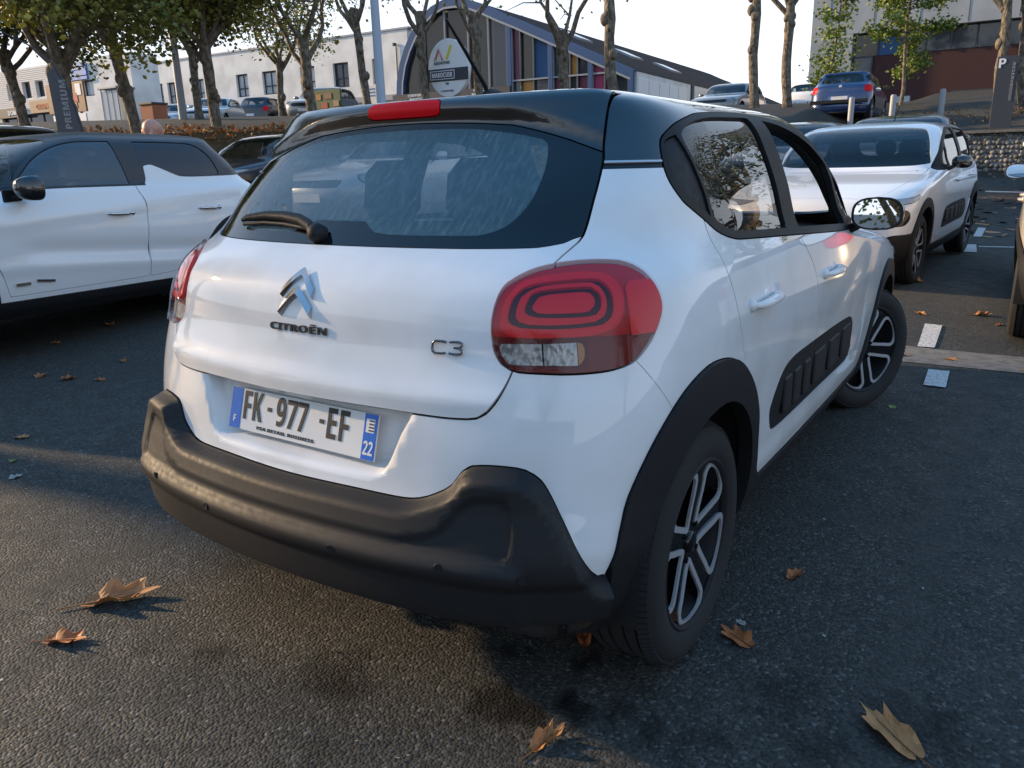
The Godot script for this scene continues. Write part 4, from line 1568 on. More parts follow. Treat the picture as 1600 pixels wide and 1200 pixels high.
	for q in gaps.size():
		var dl := outline(gaps[q], true, o.get("dz", sz), o.get("dy", sy))
		r = cut(G, rem, on_side(dl), .002)
		rem = r[1]
		var sides := by_side(G, r[0])
		for k in 2:
			var dn := panel(G, sides[k], "rear_door" if q == 0 else "front_door", paint, car, o.get("door_off", null), .014)
			if o.get("handles", true) and dn: handle(dn, t, (-.33 if q == 0 else -1.16) * sz, o.get("hy", .90) * sy, 1.0 if k == 0 else -1.0, o.get("handle_mat", paint), 1.0)
	panel(G, rem, "body_shell", paint, car, null, .012)
	add("inner_lining", (G.shell as MB).done(), M.trim, car)
	var ub := MB.new()
	ub.box(Vector3(0, .25 * sy, -1.27 * sz), Vector3(1.2 * sx, .06, 3.4 * sz), Basis.IDENTITY, .02)
	ub.box(Vector3(0, .55 * sy, -.2 * sz), Vector3(1.2 * sx, .5, .5), Basis.IDENTITY, .05)
	ub.box(Vector3(0, .80 * sy, -1.75 * sz), Vector3(1.35 * sx, .34, .45), Basis.IDENTITY, .06)
	add("underbody", ub.done(), M.dark, car)
	for s in [-.36, .36]:
		var sb := MB.new()
		sb.box(Vector3(s, .80 * sy, -1.0 * sz), Vector3(.46, .62, .15), Basis(Vector3.RIGHT, -.22), .05)
		sb.box(Vector3(s, 1.20 * sy, -.92 * sz), Vector3(.26, .2, .1), Basis(Vector3.RIGHT, -.1), .04)
		add("front_seat", sb.done(), M.seat_cloth, car)
	for z in [.01, fz]:
		for s in [-1.0, 1.0]:
			arch_liner(car, Vector3(s * .83 * sx, .318 * wsc, z), s, .40 * wsc)
			wheel(car, Vector3(s * .742 * sx, .3175 * wsc, z), s, 0.0, z + s, wsc, "silver", o.get("rim", "gloss_black"))
	for s in [1.0, -1.0]: door_mirror(car, s, Vector3(.955 * sx, 1.065 * sy, o.get("mz", -1.62) * sz), Vector3(.80 * sx, 1.0 * sy, (o.get("mz", -1.62) - .08) * sz), o.get("mirror", paint), o.get("mk", 1.0))
	var pl1 := add("number_plate", boxm(Vector3(0, .66 * sy, pc(t.t_zr, .66 * sy) + .010), Vector3(.52, .11, .012), .002), M.plate_white, car)
	for s in [-1.0, 1.0]:
		add("blue_band", boxm(Vector3(s * .238, .66 * sy, pc(t.t_zr, .66 * sy) + .017), Vector3(.04, .106, .002)), M.plate_blue, pl1)
	add("number_plate", boxm(Vector3(0, .50 * sy, pc(t.t_zf, .50 * sy) - .010), Vector3(.52, .11, .012), .002), M.plate_white, car)

func arch_liner(car: Node3D, at: Vector3, s: float, r: float) -> void:
	var b := MB.new()
	var k := 26
	for i in k:
		var a0 := -.12 + (PI + .24) * i / k
		var a1 := -.12 + (PI + .24) * (i + 1) / k
		var p0 := Vector3(0, r * sin(a0), r * .93 * cos(a0))
		var p1 := Vector3(0, r * sin(a1), r * .93 * cos(a1))
		var inn := Vector3(-s * .33, 0, 0)
		b.quad(at + p0, at + p1, at + p1 + inn, at + p0 + inn, -(p0 + p1).normalized())
		b.tri(at + inn, at + inn + p0, at + inn + p1, Vector3(s, 0, 0), Vector3(s, 0, 0), Vector3(s, 0, 0))
	add("wheel_liner", b.done(), M.dark, car)

func left_car() -> void:
	var car := thing("white_crossover", "white crossover with floating black roof parked side-on at the left", "car", Vector3(-5.456, .12, -2.773), 3.217)
	var white := M.clean_white as Material
	var o := {"sx": 1.024, "sy": 1.022, "sz": 1.03, "dz": 1.0, "dy": 1.0, "res": 2, "hy": .86, "mz": -1.80, "mk": 1.35, "wheel": 1.06, "paint": white, "roof": M.soft_black, "sill": .325, "ends": .44, "tint": true, "misted": true, "mirror": M.black_paint, "handle_mat": M.chrome, "dark_rear": true,
		"dlo": [-1.98, 1.075, -1.72, 1.082, -1.3, 1.088, -1.0, 1.09, -.975, 1.09, -.90, 1.10, -.865, 1.13, -.85, 1.235, -.85, 1.235, -.775, 1.245, -.60, 1.175, -.53, 1.15, -.40, 1.143, .10, 1.15, .20, 1.16, .16, 1.24, .06, 1.33, -.08, 1.40, -.26, 1.432, -.6, 1.445, -1.0, 1.45, -1.3, 1.442, -1.45, 1.425, -1.60, 1.375, -1.75, 1.28, -1.90, 1.16],
		"panes": [[-.86, 1.425, -.86, 1.425, -.55, 1.425, -.29, 1.412, -.19, 1.35, -.14, 1.28, -.105, 1.165, -.13, 1.155, -.42, 1.158, -.55, 1.166, -.66, 1.21, -.77, 1.262, -.885, 1.256, -.885, 1.256], [-1.06, 1.425, -1.06, 1.425, -1.3, 1.42, -1.44, 1.40, -1.57, 1.355, -1.71, 1.27, -1.84, 1.15, -1.90, 1.10, -1.90, 1.10, -1.02, 1.10, -1.02, 1.10]],
		"doors": [[.03, 1.3, .03, 1.14, .05, 1.05, .045, .97, -.02, .86, -.15, .75, -.30, .62, -.40, .40, -.40, .40, -.975, .37, -.975, .37, -.955, .73, -.94, .95, -.975, 1.08, -.88, 1.3, -.88, 1.3], [-1.02, 1.3, -.985, 1.08, -.948, .95, -.963, .73, -.985, .37, -.985, .37, -2.09, .36, -2.09, .36, -2.13, .53, -2.20, .7, -2.2, .86, -2.10, 1.02, -1.98, 1.09, -1.96, 1.3]],
		"door_off": func(p: Vector3) -> float:
			var y0 := lerpf(.60, .50, clampf((p.z + 1.9) / 1.4, 0, 1))
			var sh := lerpf(.86, 1.03, clampf((p.z + 2.0) / 2.0, 0, 1))
			return .020 * sstep(y0 - .05, y0, p.y) * 0.0 - .018 * exp(-pow((p.y - y0 - .06) / .07, 2)) * sstep(.0, -.35, p.z) * sstep(-2.1, -1.75, p.z) + .008 * exp(-pow((p.y - y0 + .05) / .05, 2)) + .012 * exp(-pow((p.y - sh) / .06, 2))}
	o["roof_fn"] = func(p: Vector3) -> float: return (1.155 if p.z > -.50 else 1.32 if p.z > -.87 else 1.085) - p.y if p.z > -2.05 and absf(p.x) > .4 else 1.16 - p.y if p.z > 0 else 1.50 - p.y if p.z < -1.9 else 1.40 - p.y
	simple_car(car, o)
	var bd := MB.new()
	bd.box(Vector3(-.889, .44, -2.0), Vector3(.004, .022, .10), Basis.IDENTITY, .001)
	add("door_badge", bd.done(), M.chrome, car)
	var bd2 := MB.new()
	bd2.box(Vector3(-.892, .446, -1.84), Vector3(.004, .018, .13), Basis(Vector3.RIGHT, .12), .001)
	add("badge_lettering", bd2.done(), M.dark_chrome, car)

func far_cars() -> void:
	var paints := {}
	for q in [["paint_silver", .42, .45, .47], ["paint_black", .012, .013, .016], ["paint_grey", .20, .22, .24], ["paint_navy", .012, .018, .035], ["paint_blue", .012, .035, .12], ["paint_champagne", .50, .44, .36], ["paint_steel", .30, .34, .38]]:
		var m := mat(q[0], lin(q[1], q[2], q[3]), .3, .25)
		m.clearcoat_enabled = true
		m.clearcoat = 1.0
		m.clearcoat_roughness = .03
	# name, label, x, y (ground) or -1, z, yaw, sx, sy, sz, paint, wheel size
	var rows := [
		["parked_suv", "steel blue off-roader behind the black roof of the white crossover", -13.4, .42, -4.6, -PI / 2 - .15, 1.08, 1.14, 1.1, "paint_steel", 1.12],
		["silver_hatchback", "pale silver hatchback far left of the black off-roader, beside the bald man's head", -36.3, 3.35, -24.6, PI + .55, 1.02, 1.0, 1.0, "paint_silver", 1.0],
		["silver_saloon", "light silver car nosing out behind the brown hedge and tree trunk", -30.6, 3.2, -22.6, PI + .6, 1.03, .97, 1.0, "paint_silver", 1.0],
		["black_suv", "black off-roader seen from behind on the upper street", -32.6, 3.45, -26.0, .38, 1.06, 1.12, 1.0, "paint_black", 1.12],
		["grey_saloon", "grey car on the upper street beside the slim tree trunk", -22.3, 2.98, -21.6, PI + .45, 1.03, .98, 1.0, "paint_grey", 1.0],
		["navy_saloon", "dark navy car below the hedge, behind the crossover's rear window", -9.75, .50, -8.9, PI, 1.03, .97, 1.05, "paint_navy", 1.0],
		["white_saloon", "silver white car nose half hidden by the big hatchback's spoiler", -6.95, .45, -9.3, PI, 1.03, .96, 1.05, "paint_silver", 1.0],
		["grey_hatchback", "grey hatchback beyond the big hatchback's black roof, by the low white wall", -8.7, 2.72, -30.0, PI, 1.05, .98, 1.05, "paint_grey", 1.0],
		["blue_hatchback", "dark blue hatchback seen from behind above the gabion wall", -3.45, 2.30, -22.6, .03, .94, .92, .96, "paint_blue", .98],
		["dark_saloon", "dark car behind the second white hatchback, only roof and glass showing", -2.3, .50, -14.6, PI, 1.02, .98, 1.02, "paint_navy", 1.0],
		["grey_suv", "dark grey off-roader directly behind the second white hatchback", -.70, .42, -15.3, PI, 1.06, 1.08, 1.08, "paint_black", 1.1],
		["white_hatchback_distant", "small white car left of the dark blue hatchback", -6.5, 2.75, -31.0, .0, .98, .98, .98, "clean_white", 1.0],
		["champagne_suv", "champagne car whose tail corner enters at the right edge", 2.24, .02, -4.80, 0.0, 1.0, 1.05, 1.0, "paint_champagne", 1.05],
		["grey_compact", "low grey car on the far side of the white crossover, hidden behind it", -8.35, .12, -2.6, PI, 1.0, .95, 1.0, "paint_grey", 1.0],
		["white_estate", "white car further back at the right edge, before the gabion wall", 2.15, .42, -18.3, PI, 1.0, 1.0, 1.05, "clean_white", 1.0],
	]
	for q in rows:
		var car := thing(q[0].replace("white_hatchback_distant", "white_compact"), q[1], "car", Vector3(q[2], q[3], q[4]), q[5])
		var near: bool = q[0] == "champagne_suv"
		simple_car(car, {"sx": q[6], "sy": q[7], "sz": q[8], "res": 1 if near or q[0] == "blue_hatchback" else 0, "wheel": q[10], "paint": M[q[9]], "clad": near or q[7] > 1.1, "ends": .5, "handles": near, "tint": true, "rim": "silver"})
		if q[0] == "blue_hatchback":
			var t := scaled_tables(city_hatch(), q[6], q[7], q[8])
			for k in ["zr", "sr", "w"]: t["t_" + k] = pc_make(t[k])
			var b := MB.new()
			b.lathe([Vector2(.045, 0), Vector2(.04, .008), Vector2(.001, .01)], Transform3D(Basis(Vector3.RIGHT, PI / 2), Vector3(0, .92, rear_z(t, 0, .92))), 16)
			add("maker_badge", b.done(), M.silver, car)
			add("bumper_strip", boxm(Vector3(0, .52, .64), Vector3(1.5, .10, .05), .02), M.plastic, car)
		if q[0] == "black_suv":
			for s in [-1.0, 1.0]:
				var pts := []
				for i in 7: pts.append(Vector3(s * .58, 1.60 - .012 * absf(i - 2.5), -.15 - .25 * i))
				add("roof_rail", tubem(pts, .016, 6), M.silver, car)

# ---------------------------------------------------------------- ground
func table(x: float, a: Array) -> float:
	for i in range(0, a.size() - 2, 2):
		if x <= a[i + 2]: return lerpf(a[i + 1], a[i + 3], smoothstep(0, 1, clampf((x - a[i]) / (a[i + 2] - a[i]), 0, 1)))
	return a[a.size() - 1]

func hgt(x: float, z: float) -> float:
	var d := (x - CAM.x) * FH.x + (z - CAM.z) * FH.z
	var lot := table(d, [5.0, 0.0, 6.8, .15, 9.5, .18, 14.0, .42, 20.0, .80])
	var lotl := table(d, [5.0, 0.0, 7.5, .12, 10.0, .36, 12.0, .45, 15.0, .50, 17.5, .62])
	lot = lerpf(lot, lotl, smoothstep(-3.0, -5.0, x))
	var terr := table(d, [18, 2.15, 20, 2.3, 24, 2.8, 27, 3.1, 32, 3.35, 45, 3.6, 60, 3.9, 120, 5.0, 400, 9.0])
	var ta := smoothstep(16.9, 18.5, d)
	var tb := smoothstep(-21.45, -21.75, z)
	var k := smoothstep(-4.2, -2.4, x)
	var t := lerpf(ta, tb, k)
	if k > 0.0: terr = lerpf(terr, table(-z, [21.4, 1.84, 24.0, 2.3, 30.0, 3.2, 39.0, 4.0, 80, 4.4, 400, 9]), k)
	return lerpf(lot, terr, t)

func axis(stops: Array) -> PackedFloat32Array:
	# [from, to, step, to, step, ...]
	var o := PackedFloat32Array()
	var x: float = stops[0]
	for i in range(1, stops.size(), 2):
		while x < stops[i] - stops[i + 1] * .5:
			o.append(x)
			x += stops[i + 1]
		x = stops[i]
	o.append(x)
	return o

func ground_and_markings() -> void:
	var xs := axis([-420, -120, 30, -45, 5, -26, 1.2, -8, .6, -3.2, .12, -1.7, .06, 1.7, .03, 3.0, .08, 14, .6, 60, 4, 420, 40])
	var zs := axis([-420, -120, 30, -50, 5, -26, 1.0, -21.9, .5, -21.2, .06, -8, .5, -3, .12, -.9, .06, 1.3, .03, 3, .1, 20, 1.2, 120, 12, 420, 60])
	var fn := FastNoiseLite.new()
	fn.seed = 4
	fn.frequency = 2.6
	var fn2 := FastNoiseLite.new()
	fn2.seed = 9
	fn2.frequency = .35
	# damp oil and water marks on the asphalt: x, z, radius, strength
	var marks := [[.50, .455, .085, .75], [.59, .44, .06, .8], [.63, .345, .035, .8], [.655, .375, .03, .8], [.70, .39, .028, .8], [.40, .26, .035, .8], [.47, .25, .03, .7], [.60, .23, .03, .7], [.62, .18, .035, .7], [.76, .33, .05, .55], [.86, .34, .05, .5], [.80, .24, .03, .5], [.07, .58, .10, .5], [-.28, .70, .05, .55], [.14, .62, .07, .45], [1.10, .05, .09, .35], [1.38, .02, .12, .4], [1.2, .2, .07, .4], [.98, .33, .06, .4], [.25, .80, .05, .3], [-.45, .78, .05, .35]]
	var nx := xs.size()
	var nz := zs.size()
	var V := PackedVector3Array()
	var N := PackedVector3Array()
	var C := PackedColorArray()
	for i in nx:
		for j in nz:
			var x := xs[i]
			var z := zs[j]
			V.append(Vector3(x, hgt(x, z), z))
			N.append(Vector3((hgt(x - .05, z) - hgt(x + .05, z)) / .1, 1, (hgt(x, z - .05) - hgt(x, z + .05)) / .1).normalized())
			var g := 1.0 + .12 * fn2.get_noise_2d(x, z)
			if absf(x) < 2 and z > -.6 and z < 1.2:
				for m in marks:
					var d: float = Vector2(x - m[0], z - m[1]).length() / m[2]
					if d < 2.2:
						var e: float = d + .9 * fn.get_noise_2d(x * 4.0 + m[0] * 31, z * 4.0) + .4 * fn.get_noise_2d(x * 13.0, z * 13.0)
						g *= 1.0 - m[3] * smoothstep(1.15, .65, e)
			C.append(Color(g, g, g))
	var I := PackedInt32Array()
	for i in nx - 1:
		for j in nz - 1:
			var a := i * nz + j
			I.append_array(PackedInt32Array([a, a + nz, a + nz + 1, a, a + nz + 1, a + 1]))
	# clockwise seen from above
	var A := V[I[0]]
	if (V[I[1]] - A).cross(V[I[2]] - A).y > 0:
		for k in range(0, I.size(), 3):
			var q := I[k + 1]
			I[k + 1] = I[k + 2]
			I[k + 2] = q
	var arr := []
	arr.resize(Mesh.ARRAY_MAX)
	arr[Mesh.ARRAY_VERTEX] = V
	arr[Mesh.ARRAY_NORMAL] = N
	arr[Mesh.ARRAY_COLOR] = C
	arr[Mesh.ARRAY_INDEX] = I
	var gm := ArrayMesh.new()
	gm.add_surface_from_arrays(Mesh.PRIMITIVE_TRIANGLES, arr)
	struct("ground", gm, M.asphalt)
	# drain channel of pale concrete and worn dashes of paint
	var drain := struct("drain_channel", sheet([[-3, -4.02], [9, -4.30], [9, -3.92], [-3, -3.52]], .004, 24), M.concrete)
	drain.set_meta("label", "pale concrete drain channel across the car park")
	var n := 0
	for q in [[[.87, -4.74], [.985, -4.75], [1.0, -4.14], [.895, -4.12]], [[1.03, -3.50], [1.145, -3.51], [1.16, -3.10], [1.045, -3.10]], [[.76, -9.75], [.89, -9.78], [.95, -8.9], [.81, -8.9]], [[.80, -11.5], [.90, -11.5], [.90, -10.6], [.80, -10.6]]]:
		n += 1
		struct("painted_dash", sheet(q, .008, 6), M.road_paint)
	for q in [[[.93, -9.62], [1.75, -9.75], [1.75, -9.65], [.93, -9.52]], [[.55, -17.6], [1.5, -17.8], [1.5, -17.6], [.55, -17.4]]]:
		struct("painted_line", sheet(q, .008, 10), M.road_paint)
	# planted bank under the upper street
	var b := MB.new()
	for i in 60:
		var x0 := -24.0 + i * .4
		for j in 8:
			var f := func(ii: int, jj: int) -> Vector3:
				var x := -24.0 + ii * .4
				var dd := 16.9 + jj * .25
				var z := CAM.z + (dd - (x - CAM.x) * FH.x) / FH.z
				return Vector3(x, hgt(x, z) + .03, z)
			if x0 > -5.0: continue
			var p0: Vector3 = f.call(i, j)
			b.quad(p0, f.call(i + 1, j), f.call(i + 1, j + 1), f.call(i, j + 1), Vector3(.4, .7, .5).normalized())
	struct("planted_bank", b.done(), M.grass_bank)

func sheet(q: Array, lift: float, cuts: int) -> ArrayMesh:
	# a quad laid on the ground: corners x,z
	var b := MB.new()
	for i in cuts:
		var u0 := float(i) / cuts
		var u1 := float(i + 1) / cuts
		for j in 3:
			var f := func(u: float, v: float) -> Vector3:
				var p := Vector2(q[0][0], q[0][1]).lerp(Vector2(q[1][0], q[1][1]), u)
				var r := Vector2(q[3][0], q[3][1]).lerp(Vector2(q[2][0], q[2][1]), u)
				p = p.lerp(r, v)
				return Vector3(p.x, hgt(p.x, p.y) + lift, p.y)
			b.quad(f.call(u0, j / 3.0), f.call(u1, j / 3.0), f.call(u1, (j + 1) / 3.0), f.call(u0, (j + 1) / 3.0), Vector3.UP)
	return b.done()

# ---------------------------------------------------------------- buildings
func holed_wall(x0: float, x1: float, y0: float, y1: float, holes: Array, depth := .22, back := -.3, deep := 12.0) -> ArrayMesh:
	# front at z = 0; holes: [x0, y0, x1, y1]
	var b := MB.new()
	var xs := [x0, x1]
	var ys := [y0, y1]
	for h in holes:
		for e in [h[0], h[2]]: if not xs.has(e): xs.append(e)
		for e in [h[1], h[3]]: if not ys.has(e): ys.append(e)
	xs.sort()
	ys.sort()
	for i in xs.size() - 1:
		for j in ys.size() - 1:
			var cx: float = (xs[i] + xs[i + 1]) / 2
			var cy: float = (ys[j] + ys[j + 1]) / 2
			var inside := false
			for h in holes:
				if cx > h[0] and cx < h[2] and cy > h[1] and cy < h[3]: inside = true
			if not inside:
				b.quad(Vector3(xs[i], ys[j], 0), Vector3(xs[i + 1], ys[j], 0), Vector3(xs[i + 1], ys[j + 1], 0), Vector3(xs[i], ys[j + 1], 0), Vector3(0, 0, 1))
	for h in holes:
		b.quad(Vector3(h[0], h[1], 0), Vector3(h[0], h[3], 0), Vector3(h[0], h[3], -depth), Vector3(h[0], h[1], -depth), Vector3(1, 0, 0))
		b.quad(Vector3(h[2], h[1], 0), Vector3(h[2], h[3], 0), Vector3(h[2], h[3], -depth), Vector3(h[2], h[1], -depth), Vector3(-1, 0, 0))
		b.quad(Vector3(h[0], h[1], 0), Vector3(h[2], h[1], 0), Vector3(h[2], h[1], -depth), Vector3(h[0], h[1], -depth), Vector3(0, 1, 0))
		b.quad(Vector3(h[0], h[3], 0), Vector3(h[2], h[3], 0), Vector3(h[2], h[3], -depth), Vector3(h[0], h[3], -depth), Vector3(0, -1, 0))
	b.box(Vector3((x0 + x1) / 2, (y0 + y1) / 2, (back - deep) / 2), Vector3(x1 - x0, y1 - y0, deep + back))
	for s in [[x0, -1.0], [x1, 1.0]]:
		b.quad(Vector3(s[0], y0, 0), Vector3(s[0], y1, 0), Vector3(s[0], y1, back), Vector3(s[0], y0, back), Vector3(s[1], 0, 0))
	b.quad(Vector3(x0, y1, 0), Vector3(x1, y1, 0), Vector3(x1, y1, back), Vector3(x0, y1, back), Vector3(0, 1, 0))
	return b.done()

func window_in(parent: Node3D, h: Array, frame: Material, glass: Material, depth := .22, bars_x := 1, bars_y := 1) -> void:
	var f := MB.new()
	var w: float = h[2] - h[0]
	var hh: float = h[3] - h[1]
	var cx: float = (h[0] + h[2]) / 2
	var cy: float = (h[1] + h[3]) / 2
	var t := .07
	var z := -depth + .05
	for s in [-1.0, 1.0]:
		f.box(Vector3(cx + s * (w / 2 - t / 2), cy, z), Vector3(t, hh, .06))
		f.box(Vector3(cx, cy + s * (hh / 2 - t / 2), z + .001), Vector3(w - 2 * t, t, .058))
	for i in bars_x: f.box(Vector3(h[0] + w * (i + 1) / (bars_x + 1), cy, z), Vector3(.05, hh - 2 * t, .05))
	for i in bars_y: f.box(Vector3(cx, h[1] + hh * (.38 if bars_y == 1 else (i + 1.0) / (bars_y + 1)), z + .003), Vector3(w - 2 * t, .05, .05))
	var o := add("window", f.done(), frame, parent)
	add("pane", boxm(Vector3(cx, cy, -depth + .015), Vector3(w, hh, .02)), glass, o)

func buildings() -> void:
	var yaw := .0555
	# --- white block with square windows
	var b := thing("white_office_block", "long white rendered block with a row of square dark framed windows", "building", Vector3(-31.37, 0, -30.41), yaw)
	var holes := []
	for x in [[-15.12, -14.35], [-13.9, -13.0], [-11.55, -10.45], [-7.6, -6.6], [-5.4, -4.25], [-2.4, -1.3], [0.05, 1.15], [2.8, 3.55]]:
		holes.append([x[0], 5.70, x[1], 6.96])
	var shop := [[-12.8, 3.2, -9.6, 4.55], [-9.3, 3.2, -6.2, 4.55], [-1.2, 3.2, 1.6, 4.75], [1.9, 3.2, 4.6, 4.75]]
	add("wall", holed_wall(-16.45, 5.2, 2.6, 8.18, holes + shop), M.render_white, b)
	for h in holes: window_in(b, h, M.slate_dark, M.pane_pale if fmod(absf(h[0]) * 7.0, 2.0) > .6 else M.window_pane)
	for h in shop: window_in(b, h, M.slate_dark, M.window_pane, .22, 2, 0)
	add("parapet", boxm(Vector3(-5.6, 8.23, -.15), Vector3(21.9, .10, .42), .01), M.frame_grey, b)
	add("fascia", boxm(Vector3(-11.3, 4.86, .10), Vector3(6.6, .24, .2), .02), M.frame_grey, b)
	add("awning", boxm(Vector3(-7.5, 4.98, .45), Vector3(2.6, .10, .9), .02, Basis(Vector3.RIGHT, .18)), M.sign_blue, b)
	add("fascia", boxm(Vector3(.6, 4.98, .08), Vector3(7.6, .30, .15), .02), M.post_grey, b)
	add("down_pipe", tubem([Vector3(4.5, 2.8, .08), Vector3(4.5, 7.4, .08)], .05, 8), M.frame_grey, b)
	var lamp_b := add("wall_lamp", boxm(Vector3(4.45, 7.5, .12), Vector3(.16, .14, .2), .03), M.slate_dark, b)
	# --- white block at the far left with slatted end
	var a := thing("slatted_white_block", "white two storey block with slatted cladding, far left behind the trees", "building", Vector3(-43.64, 0, -22.19), yaw)
	var wa := [[-5.4, 5.74, -4.5, 6.6], [-3.8, 5.74, -3.0, 6.6], [-2.46, 5.74, -1.68, 6.56], [1.86, 5.5, 2.8, 6.3], [4.84, 5.3, 5.6, 6.0]]
	var sa := [[-6.6, 2.6, -1.2, 4.9], [-.6, 2.6, .6, 4.9]]
	add("wall", holed_wall(-7.2, 6.1, 2.4, 7.35, wa + sa, .22, -.3, 1.6), M.render_white, a)
	for h in wa: window_in(a, h, M.slate_dark, M.window_pane if h[0] < 0 else M.pane_pale, .22, 0, 0)
	for h in sa: window_in(a, h, M.slate_dark, M.window_pane, .22, 3, 0)
	var boards := MB.new()
	for i in 22:
		var y := 5.15 + i * .10
		var cuts := [-7.2, -5.4, -4.5, -3.8, -3.0, -2.46, -1.68, .9] if y > 5.7 and y < 6.6 else [-7.2, .9]
		for k in range(0, cuts.size(), 2): boards.box(Vector3((cuts[k] + cuts[k + 1]) / 2, y, .025), Vector3(cuts[k + 1] - cuts[k], .075, .05))
	stuff(add("cladding_board", boards.done(), M.board_white, a))
	var s1 := thing("shop_sign", "grey shop sign at the left edge under the slatted block", "sign", Vector3(-49.0, 5.02, -21.75), yaw)
	add("board", boxm(Vector3.ZERO, Vector3(3.0, .52, .12), .01), M.slate_dark, s1)
	write("lettering", "DOMO", 1.1, .26, .03, M.sign_white, s1, Transform3D(Basis.IDENTITY, Vector3(.5, 0, .07)))
	var s2 := thing("beige_shop_sign", "beige shop sign beside the grey one, under the slatted block", "sign", Vector3(-45.4, 5.22, -22.0), yaw)
	add("board", boxm(Vector3.ZERO, Vector3(2.9, .66, .12), .01), M.sign_wood, s2)
	write("lettering", "CUISINES", 1.6, .26, .03, M.sign_orange, s2, Transform3D(Basis.IDENTITY, Vector3(0, 0, .07)))
	var s3 := thing("blue_sign", "blue sign reading gem on the white block behind the thick trunk", "sign", Vector3(-42.0, 6.86, -22.2), yaw)
	add("board", boxm(Vector3.ZERO, Vector3(1.8, .66, .10), .01), M.sign_blue, s3)
	write("lettering", "gem", .85, .30, .03, M.sign_white, s3, Transform3D(Basis.IDENTITY, Vector3(-.1, .04, .06)))
	add("lower_strip", boxm(Vector3(.05, -.45, .0), Vector3(1.7, .16, .08), .01), M.sign_blue, s3)
	# billboard with a food poster
	var bb := thing("billboard", "poster hoarding with red and brown food picture left of the glass shelter", "billboard", Vector3(-32.1, 0, -16.2), yaw)
	add("post", tubem([Vector3(-.8, 2.6, 0), Vector3(-.8, 4.8, 0)], .06, 8), M.post_grey, bb)
	add("post", tubem([Vector3(.8, 2.6, 0), Vector3(.8, 4.8, 0)], .06, 8), M.post_grey, bb)
	add("panel", boxm(Vector3(0, 4.45, .06), Vector3(2.6, 1.15, .08), .01), M.copper_panel, bb)
	add("poster_red", boxm(Vector3(.1, 4.42, .105), Vector3(1.5, .36, .012), .004), M.sign_red, bb)
	add("poster_yellow", boxm(Vector3(.5, 4.16, .105), Vector3(.5, .26, .012), .004), M.orange_panel, bb)
	add("poster_white", boxm(Vector3(.95, 4.72, .105), Vector3(.36, .44, .012), .004), M.sign_white, bb)
	add("lower_panel", boxm(Vector3(.05, 3.66, .06), Vector3(2.3, .30, .06), .01), M.sign_white, bb)
	# glass shelter and brick kiosk
	var g := thing("glass_shelter", "pale glass bus shelter behind the bald man", "shelter", Vector3(-29.2, 3.2, -16.6), yaw)
	g.scale = Vector3(.46, .70, .6)
	add("roof", boxm(Vector3(0, 2.05, 0), Vector3(2.6, .12, 1.4), .02), M.frame_grey, g)
	for x in [-1.1, -.35, .4, 1.1]:
		add("post", boxm(Vector3(x, 1.0, .55), Vector3(.07, 2.0, .07)), M.frame_grey, g)
	for x in [-.725, .025, .75]:
		add("pane", boxm(Vector3(x, 1.05, .55), Vector3(.66, 1.7, .02)), M.pane_pale, g)
	add("back_wall", boxm(Vector3(0, 1.0, -.6), Vector3(2.4, 2.0, .06)), M.pane_pale, g)
	var kq := thing("brick_kiosk", "orange brick kiosk with dark rim between the shelter and the silver hatchback", "kiosk", Vector3(-30.6, 3.15, -19.0), yaw)
	kq.scale = Vector3(.55, .72, .6)
	add("wall", boxm(Vector3(0, .75, 0), Vector3(1.5, 1.5, 1.2), .02), M.brick_orange, kq)
	add("rim", boxm(Vector3(0, 1.56, 0), Vector3(1.65, .12, 1.35), .02), M.slate_dark, kq)
	# --- arched hall
	arched_hall(yaw)
	# --- grey and brown building on the right
	var d := thing("grey_brown_building", "grey panelled upper storey over dark brick building at the right", "building", Vector3(-4.73, 0, -39.83), yaw)
	var up := MB.new()
	up.box(Vector3(4.6, 10.5, -5.8), Vector3(16.8, 7.1, 11.7))
	up.box(Vector3(-2.87, 5.1, -5.8), Vector3(1.86, 3.68, 11.7))
	add("upper_storey", up.done(), M.panel_grey, d)
	for i in 8: add("panel_joint", boxm(Vector3(-3.0 + i * 1.9, 10.4, .058), Vector3(.02, 6.8, .012)), M.slate_dark, d)
	add("wall", boxm(Vector3(4.6, 4.2, -6.2), Vector3(13.1, 3.48, 11.5)), M.brick_brown, d)
	for i in 9:
		var x := -1.9 + i * 1.0
		var o := add("window", boxm(Vector3(x + .03, 6.44, -.42), Vector3(.06, .98, .12)), M.slate_dark, d)
		add("pane", boxm(Vector3(x + .53, 6.44, -.44), Vector3(.92, .96, .03)), M.brown_glass if i == 0 else M.arch_blue if i == 1 else M.window_pane, o)
	var lw := add("window", boxm(Vector3(-1.46, 5.55, -.36), Vector3(.86, .76, .05)), M.slate_dark, d)
	add("pane", boxm(Vector3(-1.46, 5.55, -.325), Vector3(.74, .64, .02)), M.window_pane, lw)
	var dk := add("shop_window", boxm(Vector3(3.45, 3.72, -.44), Vector3(2.2, .95, .06)), M.slate_dark, d)
	for i in 3: add("pane", boxm(Vector3(2.75 + i * .7, 3.72, -.40), Vector3(.62, .85, .02)), M.window_pane, dk)
	var sw := add("window", boxm(Vector3(.3, 3.78, -.44), Vector3(.9, .7, .06)), M.slate_dark, d)
	add("pane", boxm(Vector3(.3, 3.78, -.40), Vector3(.8, .6, .02)), M.pane_pale, sw)
	# --- a low hall behind the photographer, seen only in reflections
	var k := thing("grey_shed", "long pale hall behind the photographer, mirrored in paint and glass", "building", Vector3(-2, 0, 34), PI)
	add("wall", boxm(Vector3(0, 3.0, -5), Vector3(64, 6.0, 10), .05), M.panel_grey, k)
